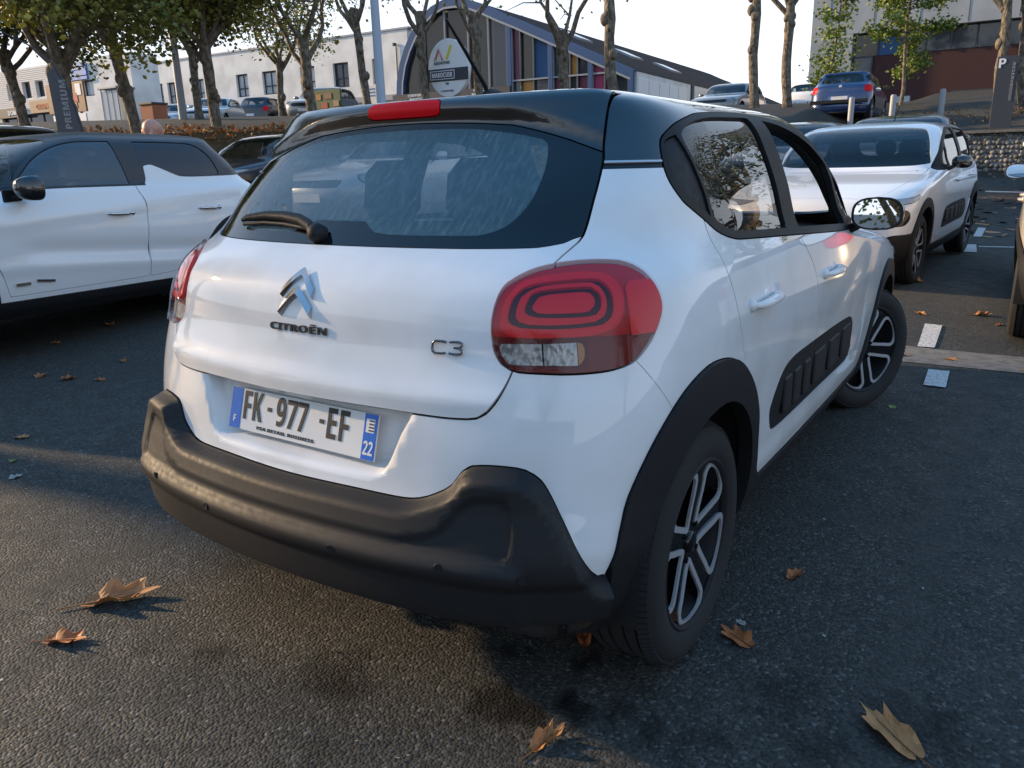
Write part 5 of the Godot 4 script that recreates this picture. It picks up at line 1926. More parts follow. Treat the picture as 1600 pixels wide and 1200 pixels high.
	add("band", boxm(Vector3(0, 4.4, .03), Vector3(60, .9, .06)), M.slate_dark, k)

func arched_hall(yaw: float) -> void:
	var c := thing("arched_hall", "blue framed hall with glazed round arch and long sloping tiled roof", "building", Vector3(-23.07, 0, -29.95), yaw)
	var prof := PackedVector2Array()
	for q in [[-3.15, 2.6], [-3.15, 4.9], [-3.08, 5.6], [-2.85, 6.4], [-2.5, 7.1], [-2.05, 7.75], [-1.4, 8.4], [-.8, 8.78], [-.1, 9.0], [.6, 9.0], [1.3, 8.88], [2.1, 8.58], [3.0, 8.15], [4.0, 7.72], [9.6, 5.16]]:
		prof.append(Vector2(q[0], q[1]))
	# roof shell: outer skin of tiles, drawn back
	var rf := MB.new()
	var depth := 36.0
	for i in range(1, prof.size() - 1):
		var p := prof[i]
		var q := prof[i + 1]
		var nn := Vector3(-(q.y - p.y), q.x - p.x, 0).normalized()
		rf.quad(Vector3(p.x, p.y, -.34), Vector3(q.x, q.y, -.34), Vector3(q.x, q.y, -depth), Vector3(p.x, p.y, -depth), nn)
	add("roof", rf.done(), M.roof_tile, c)
	for q in [[4.4, -5.0], [5.6, -9.0], [6.6, -12.5]]:
		for e in 1:
			var sl := Basis(Vector3(0, 0, 1), atan2(-2.56, 5.6))
			var at := Vector3(q[0], 7.72 - (q[0] - 4.0) * .457 + .05, q[1])
			var o := add("skylight", boxm(at, Vector3(1.25, .10, 1.7), .01, sl), M.frame_grey, c)
			add("pane", boxm(at + sl * Vector3(0, .055, 0), Vector3(1.1, .02, 1.5), .0, sl), M.pane_pale, o)
	# front band along the outline
	var inner := PackedVector2Array()
	for i in prof.size():
		var a := prof[maxi(i - 1, 0)]
		var b := prof[mini(i + 1, prof.size() - 1)]
		var t := (b - a).normalized()
		inner.append(prof[i] + Vector2(t.y, -t.x) * .40)
	var band := MB.new()
	var lip := MB.new()
	for i in prof.size() - 1:
		var p := prof[i]
		var q := prof[i + 1]
		var pi := inner[i]
		var qi := inner[i + 1]
		var nn := Vector3(-(q.y - p.y), q.x - p.x, 0).normalized()
		band.quad(Vector3(p.x, p.y, .12), Vector3(q.x, q.y, .12), Vector3(qi.x, qi.y, .12), Vector3(pi.x, pi.y, .12), Vector3(0, 0, 1))
		band.quad(Vector3(p.x, p.y, .12), Vector3(q.x, q.y, .12), Vector3(q.x, q.y, -.34), Vector3(p.x, p.y, -.34), nn)
		band.quad(Vector3(pi.x, pi.y, .12), Vector3(qi.x, qi.y, .12), Vector3(qi.x, qi.y, -.34), Vector3(pi.x, pi.y, -.34), -nn)
		var e := .07
		lip.quad(Vector3(pi.x, pi.y, .135) + nn * e, Vector3(qi.x, qi.y, .135) + nn * e, Vector3(qi.x, qi.y, .135) - nn * .02, Vector3(pi.x, pi.y, .135) - nn * .02, Vector3(0, 0, 1))
	add("front_band", band.done(), M.arch_blue, c)
	add("band_edge", lip.done(), M.frame_grey, c)
	# back and side walls
	var wl := MB.new()
	wl.box(Vector3(9.45, 3.95, -18.0), Vector3(.25, 2.4, 35.4))
	wl.box(Vector3(-2.95, 4.2, -18.0), Vector3(.25, 3.4, 35.4))
	var back := prof.duplicate()
	back.append(Vector2(9.6, 2.6))
	wl.prism(back, .2, Transform3D(Basis.IDENTITY, Vector3(0, 0, -depth + .2)))
	add("side_wall", wl.done(), M.render_white, c)
	for i in 5: add("wall_panel", boxm(Vector3(9.60, 4.05, -1.0 - i * 1.35), Vector3(.06, 1.7, 1.25), .01), M.sign_white, c)
	add("wall_pier", boxm(Vector3(9.62, 3.95, -7.9), Vector3(.10, 2.4, .35), .01), M.slate_dark, c)
	# glazing: top of the arch and of the slope as a function of x
	var top := func(x: float) -> float:
		for i in range(1, inner.size() - 1):
			if x >= inner[i].x and x <= inner[i + 1].x: return lerpf(inner[i].y, inner[i + 1].y, (x - inner[i].x) / maxf(inner[i + 1].x - inner[i].x, .001)) - .02
		return 4.9
	var cols := [[-2.72, -1.45, "brown_glass"], [-1.38, -.14, "brown_glass"], [-.06, 1.18, "brown_glass"], [1.26, 2.3, "brown_glass"], [2.38, 3.3, "window_pane"], [3.62, 4.0, "purple_panel"], [4.06, 4.68, "brown_glass"], [4.74, 5.46, "arch_blue"], [5.74, 6.18, "window_pane"], [6.24, 6.52, "brown_glass"], [6.58, 6.88, "orange_panel"], [6.94, 7.42, "window_pane"], [7.68, 8.2, "magenta_panel"], [8.26, 8.7, "window_pane"], [8.76, 9.3, "orange_panel"]]
	for q in cols:
		var x0: float = q[0]
		var x1: float = q[1]
		var low := 5.0 if x0 < 3.5 else 5.2
		var poly := PackedVector2Array([Vector2(x0, low), Vector2(x1, low)])
		for i in 5:
			var x := lerpf(x1, x0, i / 4.0)
			poly.append(Vector2(x, maxf(top.call(x), low + .03)))
		var pm := MB.new()
		pm.prism(poly, .04, Transform3D(Basis.IDENTITY, Vector3(0, 0, -.12)))
		add("pane", pm.done(), M[q[2]], c)
		var lowc: String = {"purple_panel": "window_pane", "copper_panel": "orange_panel", "brown_glass": "orange_panel", "arch_blue": "window_pane", "window_pane": "purple_panel", "orange_panel": "window_pane", "magenta_panel": "magenta_panel"}[q[2]] if x0 > 3.5 else "window_pane"
		add("pane", boxm(Vector3((x0 + x1) / 2, 3.85 if x0 > 3.5 else 3.6, -.14), Vector3(x1 - x0, 2.55 if x0 > 3.5 else 2.0, .04)), M[lowc], c)
		for x in [x0 - .03, x1 + .03]:
			var t2: float = top.call(x)
			add("mullion", boxm(Vector3(x, (t2 + 2.6) / 2, -.02), Vector3(.055, t2 - 2.6, .12)), M.frame_grey, c)
	add("column", boxm(Vector3(5.60, 4.6, .0), Vector3(.20, 4.1, .18)), M.arch_blue, c)
	add("column", boxm(Vector3(7.55, 4.1, .0), Vector3(.20, 3.2, .18)), M.arch_blue, c)
	add("column", boxm(Vector3(3.46, 5.2, .0), Vector3(.22, 5.2, .2)), M.arch_blue, c)
	add("column", boxm(Vector3(9.45, 3.9, .03), Vector3(.24, 2.5, .2)), M.arch_blue, c)
	add("transom", boxm(Vector3(6.4, 5.16, .0), Vector3(5.9, .07, .11)), M.frame_grey, c)
	add("entrance_fascia", boxm(Vector3(.1, 4.78, .10), Vector3(6.9, .36, .2), .01), M.slate_dark, c)
	for q in [[-1.9, 4.86, "COIFFURE"], [-1.8, 4.68, "BOUTIQUE"], [2.0, 4.86, "OPTIQUE"], [1.9, 4.68, "PRESSE"]]:
		write("fascia_lettering", q[2], .9, .12, .02, M.sign_white, c, Transform3D(Basis.IDENTITY, Vector3(q[0], q[1], .21)))

# ---------------------------------------------------------------- wall of stones, signs, posts
func gabion_and_signs() -> void:
	var w := thing("gabion_wall", "long wall of grey stones in wire baskets at the right", "wall", Vector3(3.4, 0, -21.5))
	add("core", boxm(Vector3(0, 1.15, -.245), Vector3(11.6, 1.36, .4)), M.post_grey, w)
	var st := MB.new()
	st.use_col = true
	var r2 := RandomNumberGenerator.new()
	r2.seed = 11
	for i in 116:
		for j in 12:
			var s := .052 + r2.randf() * .02
			var v := .10 + .16 * r2.randf()
			st.col = Color(v * 1.0, v * .98, v * .93)
			st.ball(Vector3(-5.8 + i * .1 + r2.randf_range(-.02, .02), .62 + j * .108 + r2.randf_range(-.02, .02), -.04 + r2.randf_range(-.02, .02)), Vector3(s * 1.15, s, s), Basis.from_euler(Vector3(r2.randf() * 6, r2.randf() * 6, r2.randf() * 6)), 3, 5)
	stuff(add("stone", st.done(), M.stone, w))
	for i in 7:
		add("basket_edge", boxm(Vector3(-5.8 + i * 1.93, 1.2, .03), Vector3(.045, 1.38, .05)), M.slate_dark, w)
	add("coping", boxm(Vector3(0, 1.86, -.15), Vector3(11.7, .06, .55), .01), M.concrete, w)
	var scrub := MB.new()
	scrub.use_col = true
	for i in 900:
		var x := r2.randf_range(-4.5, 6.0)
		var z := r2.randf_range(-24.4, -22.6)
		leaf(scrub, Vector3(x, hgt(x, z) + r2.randf_range(.0, .30), z), .07, r2, .5)
	var so := add("scrub", scrub.done(), M.leaf_brown)
	stuff(so)
	tag(so, "brown and green scrub growing along the top of the gabion wall", "shrubs")
	# parking totem
	var p := thing("parking_totem", "dark upright parking sign with white P on the gabion wall", "sign", Vector3(.44, 1.80, -22.27), .0555)
	add("slab", boxm(Vector3(0, .93, 0), Vector3(.47, 1.86, .14), .008), M.slate_dark, p)
	write("letter", "P", .15, .22, .012, M.sign_white, p, Transform3D(Basis.IDENTITY, Vector3(-.125, 1.70, .074)))
	write("lettering", "RESERVE", .55, .06, .012, M.post_grey, p, Transform3D(Basis(Vector3(0, 0, 1), -PI / 2), Vector3(.13, 1.42, .074)))
	write("small_lettering", "VISITEURS", .34, .06, .012, M.post_grey, p, Transform3D(Basis(Vector3(0, 0, 1), -PI / 2), Vector3(.13, .98, .074)))
	# bollards
	var n := 0
	for q in [[-3.04, -20.26 - 1.5, .42], [-2.03, -20.94 - .9, .5], [-1.06, -23.63, .45]]:
		var y := hgt(q[0], q[1])
		var bo := thing("bollard", ["grey bollard in front of the dark blue hatchback", "grey bollard right of the dark blue hatchback", "grey bollard under the leafy tree on the right"][n], "bollard", Vector3(q[0], y, q[1]), 0, "bollards above the wall")
		var m := MB.new()
		m.lathe([Vector2(.075, -.5), Vector2(.075, 2.86 - y if n < 2 else 3.05 - y), Vector2(.06, 2.90 - y if n < 2 else 3.09 - y), Vector2(.001, 2.91 - y if n < 2 else 3.10 - y)], Transform3D.IDENTITY, 14)
		add("post", m.done(), M.post_grey, bo)
		n += 1
	# oval shop totem
	var o := thing("oval_totem", "pale oval shop totem with black band in front of the arched hall", "sign", Vector3(-13.26, 0, -17.26), .0555)
	var el := PackedVector2Array()
	for i in 40: el.append(Vector2(.70 * cos(TAU * i / 40), .79 * sin(TAU * i / 40)))
	var em := MB.new()
	em.prism(el, .16, Transform3D(Basis.IDENTITY, Vector3(.05, 4.10, .08)), .012)
	add("disc", em.done(), M.sign_white, o)
	add("band", boxm(Vector3(.05, 3.92, .085), Vector3(1.38, .34, .03), .004), M.slate_dark, o)
	add("name_frame", boxm(Vector3(-.15, 3.92, .098), Vector3(.86, .24, .012), .003), M.sign_white, o)
	add("name_field", boxm(Vector3(-.15, 3.92, .102), Vector3(.82, .20, .012), .003), M.slate_dark, o)
	write("name_lettering", "MAROCUIR", .72, .13, .01, M.sign_white, o, Transform3D(Basis.IDENTITY, Vector3(-.15, 3.92, .110)))
	write("upper_lettering", "AQUATINE", .56, .10, .01, M.ink, o, Transform3D(Basis.IDENTITY, Vector3(-.16, 4.24, .084)))
	write("small_lettering", "COIFFURE", .44, .05, .01, M.ink, o, Transform3D(Basis.IDENTITY, Vector3(0, 3.48, .084)))
	write("small_lettering", "VIE", .12, .06, .01, M.ink, o, Transform3D(Basis.IDENTITY, Vector3(.0, 3.68, .084)))
	var em1 := MB.new()
	em1.tube([Vector3(-.38, 4.33, .09), Vector3(-.25, 4.62, .09), Vector3(-.12, 4.33, .09)], .035, 6)
	add("emblem_red", em1.done(), M.sign_salmon, o)
	var em2 := MB.new()
	em2.box(Vector3(.10, 4.52, .09), Vector3(.07, .40, .02), Basis(Vector3(0, 0, 1), -.42))
	add("emblem_yellow", em2.done(), M.sign_yellow, o)
	add("post", tubem([Vector3(0, 2.6, 0), Vector3(0, 3.4, 0)], .06, 8), M.post_grey, o)
	# feather flag
	var f := thing("feather_flag", "grey feather flag lettered PREMIUM beside the thick trunk at the left", "flag", Vector3(-8.52, .36, -3.58), .72)
	add("pole", tubem([Vector3(.12, 0, 0), Vector3(.10, 1.5, 0), Vector3(.02, 1.95, 0), Vector3(-.12, 2.25, 0), Vector3(-.36, 2.46, 0), Vector3(-.62, 2.60, 0)], [.018, .016, .014, .012, .009, .006], 8), M.slate_dark, f)
	var fl := MB.new()
	var poly := PackedVector2Array([Vector2(-.16, .55), Vector2(.10, .55), Vector2(.10, 1.5), Vector2(.05, 1.85), Vector2(-.02, 2.02), Vector2(-.12, 2.2), Vector2(-.20, 2.14)])
	fl.prism(poly, .012, Transform3D(Basis.IDENTITY, Vector3(0, 0, .006)))
	add("cloth", fl.done(), M.flag_grey, f)
	write("lettering", "PREMIUM", .56, .075, .004, M.post_grey, f, Transform3D(Basis(Vector3(0, 0, 1), PI / 2), Vector3(-.045, 1.78, .010)))
	# lamp posts
	var l1 := thing("lamp_post", "tapered grey lamp post before the white block, left", "lamp post", Vector3(-21.55, 3.0, -14.12), 0, "lamp posts along the street")
	add("pole", tubem([Vector3(0, 0, 0), Vector3(-.01, 3.0, 0), Vector3(-.02, 7.5, 0)], [.13, .10, .06], 12), M.post_grey, l1)
	add("arm", tubem([Vector3(-.02, 7.4, 0), Vector3(.3, 7.9, .2), Vector3(1.0, 8.0, .5)], .04, 8), M.post_grey, l1)
	var l2 := thing("lamp_post", "pale blue grey lamp post before the arched hall", "lamp post", Vector3(-8.09, 1.2, -8.69), 0, "lamp posts along the street")
	add("pole", tubem([Vector3(0, -1.0, 0), Vector3(-.02, 2.0, 0), Vector3(-.06, 6.5, 0)], [.085, .075, .05], 14), M.post_blue, l2)
	add("arm", tubem([Vector3(-.06, 6.4, 0), Vector3(.2, 6.9, .1), Vector3(.9, 7.0, .3)], .035, 8), M.post_blue, l2)
	# boards by the street
	var q1 := thing("food_hoarding", "dark green hoarding with food pictures between two trunks", "billboard", Vector3(-18.2, 2.9, -17.2), .0555)
	add("board", boxm(Vector3(0, .62, 0), Vector3(1.15, .70, .08), .01), M.sign_green, q1)
	for e in [[-.36, .74, .22, "orange_panel"], [.06, .76, .30, "copper_panel"], [.38, .52, .24, "sign_wood"], [-.12, .48, .26, "sign_red"]]:
		add("picture", boxm(Vector3(e[0], e[1], .045), Vector3(e[2], .18, .012), .004), M[e[3]], q1)
	for x in [-.45, .45]: add("post", boxm(Vector3(x, .0, -.02), Vector3(.07, .8, .06)), M.post_grey, q1)
	var q2 := thing("white_yellow_sign", "white notice board with yellow pictogram beside the food hoarding", "sign", Vector3(-16.9, 2.9, -17.8), .0555)
	add("board", boxm(Vector3(0, .55, 0), Vector3(.60, .98, .06), .01), M.sign_white, q2)
	add("yellow_field", boxm(Vector3(0, .30, .033), Vector3(.26, .30, .012), .003), M.sign_yellow, q2)
	add("pictogram", boxm(Vector3(.0, .30, .042), Vector3(.09, .17, .01), .004, Basis(Vector3(0, 0, 1), .3)), M.ink, q2)
	for e in 3: add("text_line", boxm(Vector3(0, .92 - e * .10, .033), Vector3(.46, .04, .008), .002), M.sign_blue, q2)
	for x in [-.2, .2]: add("post", boxm(Vector3(x, -.1, -.01), Vector3(.06, .4, .05)), M.post_grey, q2)

# ---------------------------------------------------------------- trees
func leaf(b: MB, at: Vector3, s: float, r: RandomNumberGenerator, spread := 1.0) -> void:
	var v := r.randf_range(.55, 1.35)
	var w := r.randf_range(-.18, .30)
	b.col = Color(v * (1.0 + w), v, v * .9)
	var q := Basis.from_euler(Vector3(r.randf_range(-1.2, 1.2), r.randf() * TAU, r.randf_range(-1.2, 1.2)))
	var a := at + q * Vector3(-s * .5, 0, 0)
	var c := at + q * Vector3(s * .55, 0, 0)
	var d := at + q * Vector3(0, s * .12, s * .42)
	var e := at + q * Vector3(0, s * .12, -s * .42)
	var n1 := (d - a).cross(c - a).normalized()
	var n2 := (c - a).cross(e - a).normalized()
	b.tri(a, d, c, n1, n1, n1)
	b.tri(a, c, e, n2, n2, n2)

func trunk_path(base: Vector3, top: Vector3, r: RandomNumberGenerator, parts := 9) -> Array:
	var out := []
	var d := top - base
	for i in parts:
		var u := float(i) / (parts - 1)
		var k := .05 * sin(u * 9.0 + r.randf() * 1.2) * (1.0 if i > 0 and i < parts - 1 else 0.0)
		out.append(base + d * u + Vector3(k, 0, k * .6))
	return out

func plane_tree(base: Vector3, fork: Vector3, rad: float, label: String, crown: String, dens: int, size: float, r: RandomNumberGenerator, low := 0.0, limbs := 5, called := "plane_tree", cat := "tree", group := "pollarded trees along the street") -> Node3D:
	var t := thing(called, label, cat, base, 0, group)
	var top := fork - base
	top.y = maxf(top.y, 1.6)
	var b := MB.new()
	var path := trunk_path(Vector3(0, -.4, 0), top, r)
	var radii := []
	for i in path.size():
		var u := float(i) / (path.size() - 1)
		radii.append(rad * (1.45 - .6 * smoothstep(0, .18, u)) * (1.0 + .06 * sin(i * 2.3)) * (1.0 - .12 * u) if u < .99 else rad * 1.0)
	b.tube(path, radii, 12)
	for k in 5:      # swollen knots of old pollarding
		var a := r.randf() * TAU
		var u := r.randf_range(.45, .95)
		var p: Vector3 = Vector3(0, -.4, 0).lerp(top, u) + Vector3(cos(a), 0, sin(a)) * rad * .55
		b.ball(p, Vector3(rad, rad * 1.2, rad) * r.randf_range(.55, .85), Basis.IDENTITY, 6, 8)
	var tr := add("trunk", b.done(), M.bark, t)
	var tips := []
	for k in limbs:
		var a := TAU * k / limbs + r.randf_range(-.4, .4)
		var l := r.randf_range(1.5, 2.6)
		var dir := Vector3(cos(a) * .62, 1.0 + r.randf() * .5, sin(a) * .62).normalized()
		var st := top - Vector3(0, r.randf_range(0.0, .7), 0)
		var pts := [st]
		for i in 5:
			var u := (i + 1) / 5.0
			pts.append(st + dir * l * u + Vector3(cos(a), 0, sin(a)) * .35 * u * (1 - u) * 2 + Vector3(r.randf_range(-.08, .08), 0, r.randf_range(-.08, .08)))
		var lr := rad * r.randf_range(.38, .55)
		add("limb", tubem(pts, [lr, lr * .9, lr * .8, lr * .65, lr * .5, lr * .3], 8), M.bark, t)
		tips.append(pts[5]); tips.append(pts[4]); tips.append(pts[3])
	if dens > 0:
		var lb := MB.new()
		lb.use_col = true
		var tw := MB.new()
		for p in tips:
			for q in 3:
				var c: Vector3 = p + Vector3(r.randf_range(-1, 1), r.randf_range(-.6, .9) - low, r.randf_range(-1, 1)) * size
				tw.tube([p, p.lerp(c, .5) + Vector3(0, .1, 0), c], [.022, .014, .006], 5, false)
				for i in int(dens / 26.0):
					var d := Vector3(r.randf_range(-1, 1), r.randf_range(-1, 1), r.randf_range(-1, 1)).normalized() * pow(r.randf(), .6) * .80 * size
					d.y *= .75
					leaf(lb, c + d, r.randf_range(.07, .13), r)
		add("twigs", tw.done(), M.bark, t)
		add("crown", lb.done(), M[crown], t)
	return t

func trees() -> void:
	var r := RandomNumberGenerator.new()
	r.seed = 21
	# base x,y,z, point where the trunk leaves the picture or forks, radius
	var L := [
		[-19.44, 2.57, -8.31, -19.64, 4.25, -8.17, .150, "leaf_green", 7600, 1.15, "leaning leafy tree nearest the left edge"],
		[-13.61, 1.60, -6.20, -13.56, 3.5, -6.23, .185, "leaf_olive", 10500, 1.05, "thick dark trunked tree behind the feather flag"],
		[-15.30, 2.10, -8.68, -15.62, 4.6, -8.46, .150, "leaf_olive", 6500, 1.05, "leaning tree right behind the bald man"],
		[-21.13, 3.10, -14.40, -21.11, 5.2, -14.41, .150, "leaf_olive", 7000, 1.05, "tree beside the tapered lamp post"],
		[-14.71, 2.05, -10.28, -14.78, 4.2, -10.22, .150, "leaf_olive", 7000, .95, "tree rooted in the brown hedge, leaning left"],
		[-22.09, 3.2, -18.57, -22.0, 5.2, -18.62, .150, "leaf_olive", 1300, 1.0, "slender forked tree behind the black off-roader"],
		[-13.57, 2.35, -12.24, -13.68, 4.35, -12.16, .155, "leaf_olive", 900, 1.0, "forked tree beside the grey car on the upper street"],
		[-15.90, 2.9, -16.70, -16.15, 5.9, -16.54, .150, "leaf_olive", 350, .9, "crooked tree just left of the pale lamp post"],
		[-13.83, 2.9, -16.88, -13.90, 5.6, -16.84, .150, "leaf_olive", 200, .8, "bare tree at the left rim of the oval totem"],
		[-12.49, 2.95, -17.78, -12.6, 5.5, -17.7, .150, "leaf_olive", 200, .8, "bare tree at the right rim of the oval totem"],
		[-9.41, 2.85, -17.44, -9.52, 4.7, -17.36, .150, "leaf_olive", 160, .8, "bare Y forked tree before the coloured panes"],
		[-7.46, 2.7, -16.33, -7.63, 5.4, -16.22, .160, "leaf_olive", 200, .8, "knotty bare trunk before the end of the arched hall"],
		[-5.81, 2.5, -22.26, -5.95, 6.4, -22.1, .165, "leaf_olive", 500, .9, "straight bare trunk against the white sky"],
		[-5.02, 2.5, -22.79, -5.14, 6.0, -22.7, .170, "leaf_olive", 500, .9, "bare trunk with a swollen knot left of the dark blue hatchback"],
		[.30, 1.9, -25.21, .05, 5.8, -24.99, .150, "leaf_olive", 700, .9, "thin trunk just left of the parking totem's top"],
		[.95, 1.8, -25.49, .50, 5.8, -25.20, .185, "leaf_olive", 700, .9, "thicker trunk behind the parking totem, at the right edge"],
	]
	for i in L.size():
		var q: Array = L[i]
		plane_tree(Vector3(q[0], q[1], q[2]), Vector3(q[3], q[4], q[5]), q[6], q[10], q[7], q[8], q[9], r, -.25 if i < 5 else -.2, 7 if i < 6 else 4)
	# young leafy trees in front of the brown building
	for q in [[-4.55, 2.45, -26.4, 4.8, .7, "slim young tree with sparse yellow leaves before the grey wall", 2000, .06], [-2.75, 2.75, -28.2, 6.4, 1.35, "young light green tree in full leaf before the brown brick wall", 8200, .07]]:
		var t := thing("young_tree", q[5], "tree", Vector3(q[0], q[1], q[2]))
		var pts := []
		var rr := []
		for i in 7:
			pts.append(Vector3(.06 * sin(i * 1.7), q[3] * i / 6.0 - .3, .05 * cos(i * 1.3)))
			rr.append(q[7] * (1.0 - .13 * i))
		add("trunk", tubem(pts, rr, 8), M.bark, t)
		var lb := MB.new()
		lb.use_col = true
		var tw := MB.new()
		for k in 46:
			var u := r.randf_range(.22, 1.0)
			var a := r.randf() * TAU
			var w: float = q[4] * (1.0 - pow(absf(u - .5) / .62, 2.2)) * r.randf_range(.6, 1.1)
			var p0 := Vector3(0, q[3] * u - .3, 0)
			var p1 := p0 + Vector3(cos(a) * w, r.randf_range(.1, .45), sin(a) * w)
			tw.tube([p0, p0.lerp(p1, .5) + Vector3(0, .08, 0), p1], [.018, .012, .005], 5, false)
			for i in int(q[6] / 46.0):
				var s := r.randf_range(.35, 1.1)
				leaf(lb, p0.lerp(p1, s) + Vector3(r.randfn(), r.randfn() * .7, r.randfn()) * .16, r.randf_range(.08, .15), r)
		add("twigs", tw.done(), M.bark, t)
		add("crown", lb.done(), M.leaf_light, t)
	# brown hedge on the bank
	var hb := MB.new()
	hb.use_col = true
	for i in 7000:
		var u := r.randf()
		var x := lerpf(-19.5, -2.6, u)
		var dd := r.randf_range(17.3, 19.2)
		var z := CAM.z + (dd - (x - CAM.x) * FH.x) / FH.z
		leaf(hb, Vector3(x, hgt(x, z) + r.randf_range(-.05, .16) * (1.0 - .4 * sin(x * 3.0)), z), r.randf_range(.06, .12), r)
	var h := add("hedge", hb.done(), M.leaf_brown)
	stuff(h)
	tag(h, "low brown autumn hedge on the bank below the upper street", "hedge")
	# trees behind and beside the photographer, there for shade and reflections
	for q in [[3.9, -11.5, .2, "leafy tree right of the picture, mirrored in the rear door window", 0.0], [7.5, -19.0, .2, "second leafy tree right of the picture, mirrored in the rear door window", .6], [10.5, 2.0, .22, "leafy tree beside the car park, mirrored in the big hatchback's flank", 0.0], [4.8, 12.0, .2, "leafy tree behind the photographer on the right, mirrored in the door mirror", 0.0], [1.0, 14.5, .2, "leafy tree straight behind the photographer, mirrored in the black spoiler", 0.0], [-3.5, 13.5, .2, "leafy tree behind the car's tail, mirrored in the black spoiler", 0.0], [-9.1, 1.7, .22, "leafy tree left behind the photographer, shading the tailgate", 1.2], [-12.0, 9.5, .22, "second leafy tree left behind the photographer, beyond the first one", .3], [-11.8, .6, .22, "leafy tree left of the crossover, outside the picture", 0.0]]:
		plane_tree(Vector3(q[0], hgt(q[0], q[1]) - .1, q[1]), Vector3(q[0] + .2, hgt(q[0], q[1]) + 2.8 + q[4], q[1]), q[2], q[3], "leaf_green" if q[0] > 3.0 else "leaf_olive", 1500 if q[0] > 3.0 else 2600, 1.3, r, -.1, 7, "plane_tree", "tree", "trees around the car park")

# ---------------------------------------------------------------- man and leaves
func person() -> void:
	var p := thing("person", "bald man standing behind the white crossover, only his crown showing", "person", Vector3(-4.36, .03, -1.95), 0)
	p.position = Vector3(-4.28, .02, -5.7)
	p.position = Vector3(CAM.x, 0, CAM.z) + (Vector3(-4.24 - CAM.x, 0, -1.88 - CAM.z)) * 1.26 + Vector3(0, .05, 0)
	p.rotation.y = .9
	var J := {"pel": Vector3(0, .95, 0), "che": Vector3(0, 1.32, .01), "nec": Vector3(0, 1.50, .01), "ls": Vector3(.19, 1.42, 0), "rs": Vector3(-.19, 1.42, 0), "le": Vector3(.25, 1.14, .02), "re": Vector3(-.25, 1.14, .02), "lw": Vector3(.27, .90, .10), "rw": Vector3(-.27, .90, .10), "lh": Vector3(.10, .92, 0), "rh": Vector3(-.10, .92, 0), "lk": Vector3(.11, .50, .02), "rk": Vector3(-.11, .50, .02), "lf": Vector3(.12, .08, -.02), "rf": Vector3(-.12, .08, -.02), "lt": Vector3(.13, .05, .14), "rt": Vector3(-.13, .05, .14)}
	var bones := [["pel", "che", .15, .155], ["che", "nec", .13, .06], ["ls", "rs", .075, .075], ["ls", "le", .058, .048], ["rs", "re", .058, .048], ["le", "lw", .046, .036], ["re", "rw", .046, .036], ["lh", "lk", .095, .065], ["rh", "rk", .095, .065], ["lk", "lf", .062, .045], ["rk", "rf", .062, .045], ["lf", "lt", .045, .04], ["rf", "rt", .045, .04], ["pel", "lh", .13, .10], ["pel", "rh", .13, .10]]
	for s in ["l", "r"]:
		var w: Vector3 = J[s + "w"]
		var sg := 1.0 if s == "l" else -1.0
		J[s + "pm"] = w + Vector3(.0, -.08, .03)
		bones.append([s + "w", s + "pm", .030, .036])
		for k in 4:
			var a := w + Vector3(sg * (.005 - .002 * k), -.085, .055 - .024 * k)
			J[s + "a%d" % k] = a
			J[s + "b%d" % k] = a + Vector3(-sg * .012, -.045 + .006 * absf(k - 1.4), .008)
			J[s + "c%d" % k] = a + Vector3(-sg * .035, -.078 + .010 * absf(k - 1.4), .006)
			bones.append([s + "a%d" % k, s + "b%d" % k, .011, .010])
			bones.append([s + "b%d" % k, s + "c%d" % k, .010, .009])
		J[s + "t0"] = w + Vector3(-sg * .01, -.03, .045)
		J[s + "t1"] = w + Vector3(-sg * .035, -.075, .075)
		bones.append([s + "t0", s + "t1", .014, .011])
	var body := nets(J, bones, .024, .03)
	add("body", body, M.jacket, p)
	var H := {"a": Vector3(0, 1.655, -.015), "b": Vector3(0, 1.665, .035), "j": Vector3(0, 1.575, .06), "n0": Vector3(0, 1.645, .105), "n1": Vector3(0, 1.605, .125), "k0": Vector3(0, 1.47, 0), "k1": Vector3(0, 1.58, 0), "e0": Vector3(.082, 1.64, 0), "e1": Vector3(.084, 1.61, .0), "f0": Vector3(-.082, 1.64, 0), "f1": Vector3(-.084, 1.61, .0), "br0": Vector3(.045, 1.66, .088), "br1": Vector3(-.045, 1.66, .088), "m0": Vector3(.022, 1.565, .098), "m1": Vector3(-.022, 1.565, .098)}
	add("head", nets(H, [["a", "b", .092, .085], ["b", "j", .075, .052], ["n0", "n1", .011, .015], ["k0", "k1", .06, .058], ["e0", "e1", .016, .012], ["f0", "f1", .016, .012], ["br0", "br1", .012, .012], ["m0", "m1", .010, .010]], .008, .012), M.skin, p)
	for s in [-1.0, 1.0]:
		var e := MB.new()
		e.ball(Vector3(s * .033, 1.638, .088), Vector3(.012, .010, .010), Basis.IDENTITY, 6, 10)
		add("eye", e.done(), M.sign_white, p)
		var e2 := MB.new()
		e2.ball(Vector3(s * .033, 1.638, .096), Vector3(.0055, .0055, .004), Basis.IDENTITY, 5, 8)
		add("pupil", e2.done(), M.ink, p)

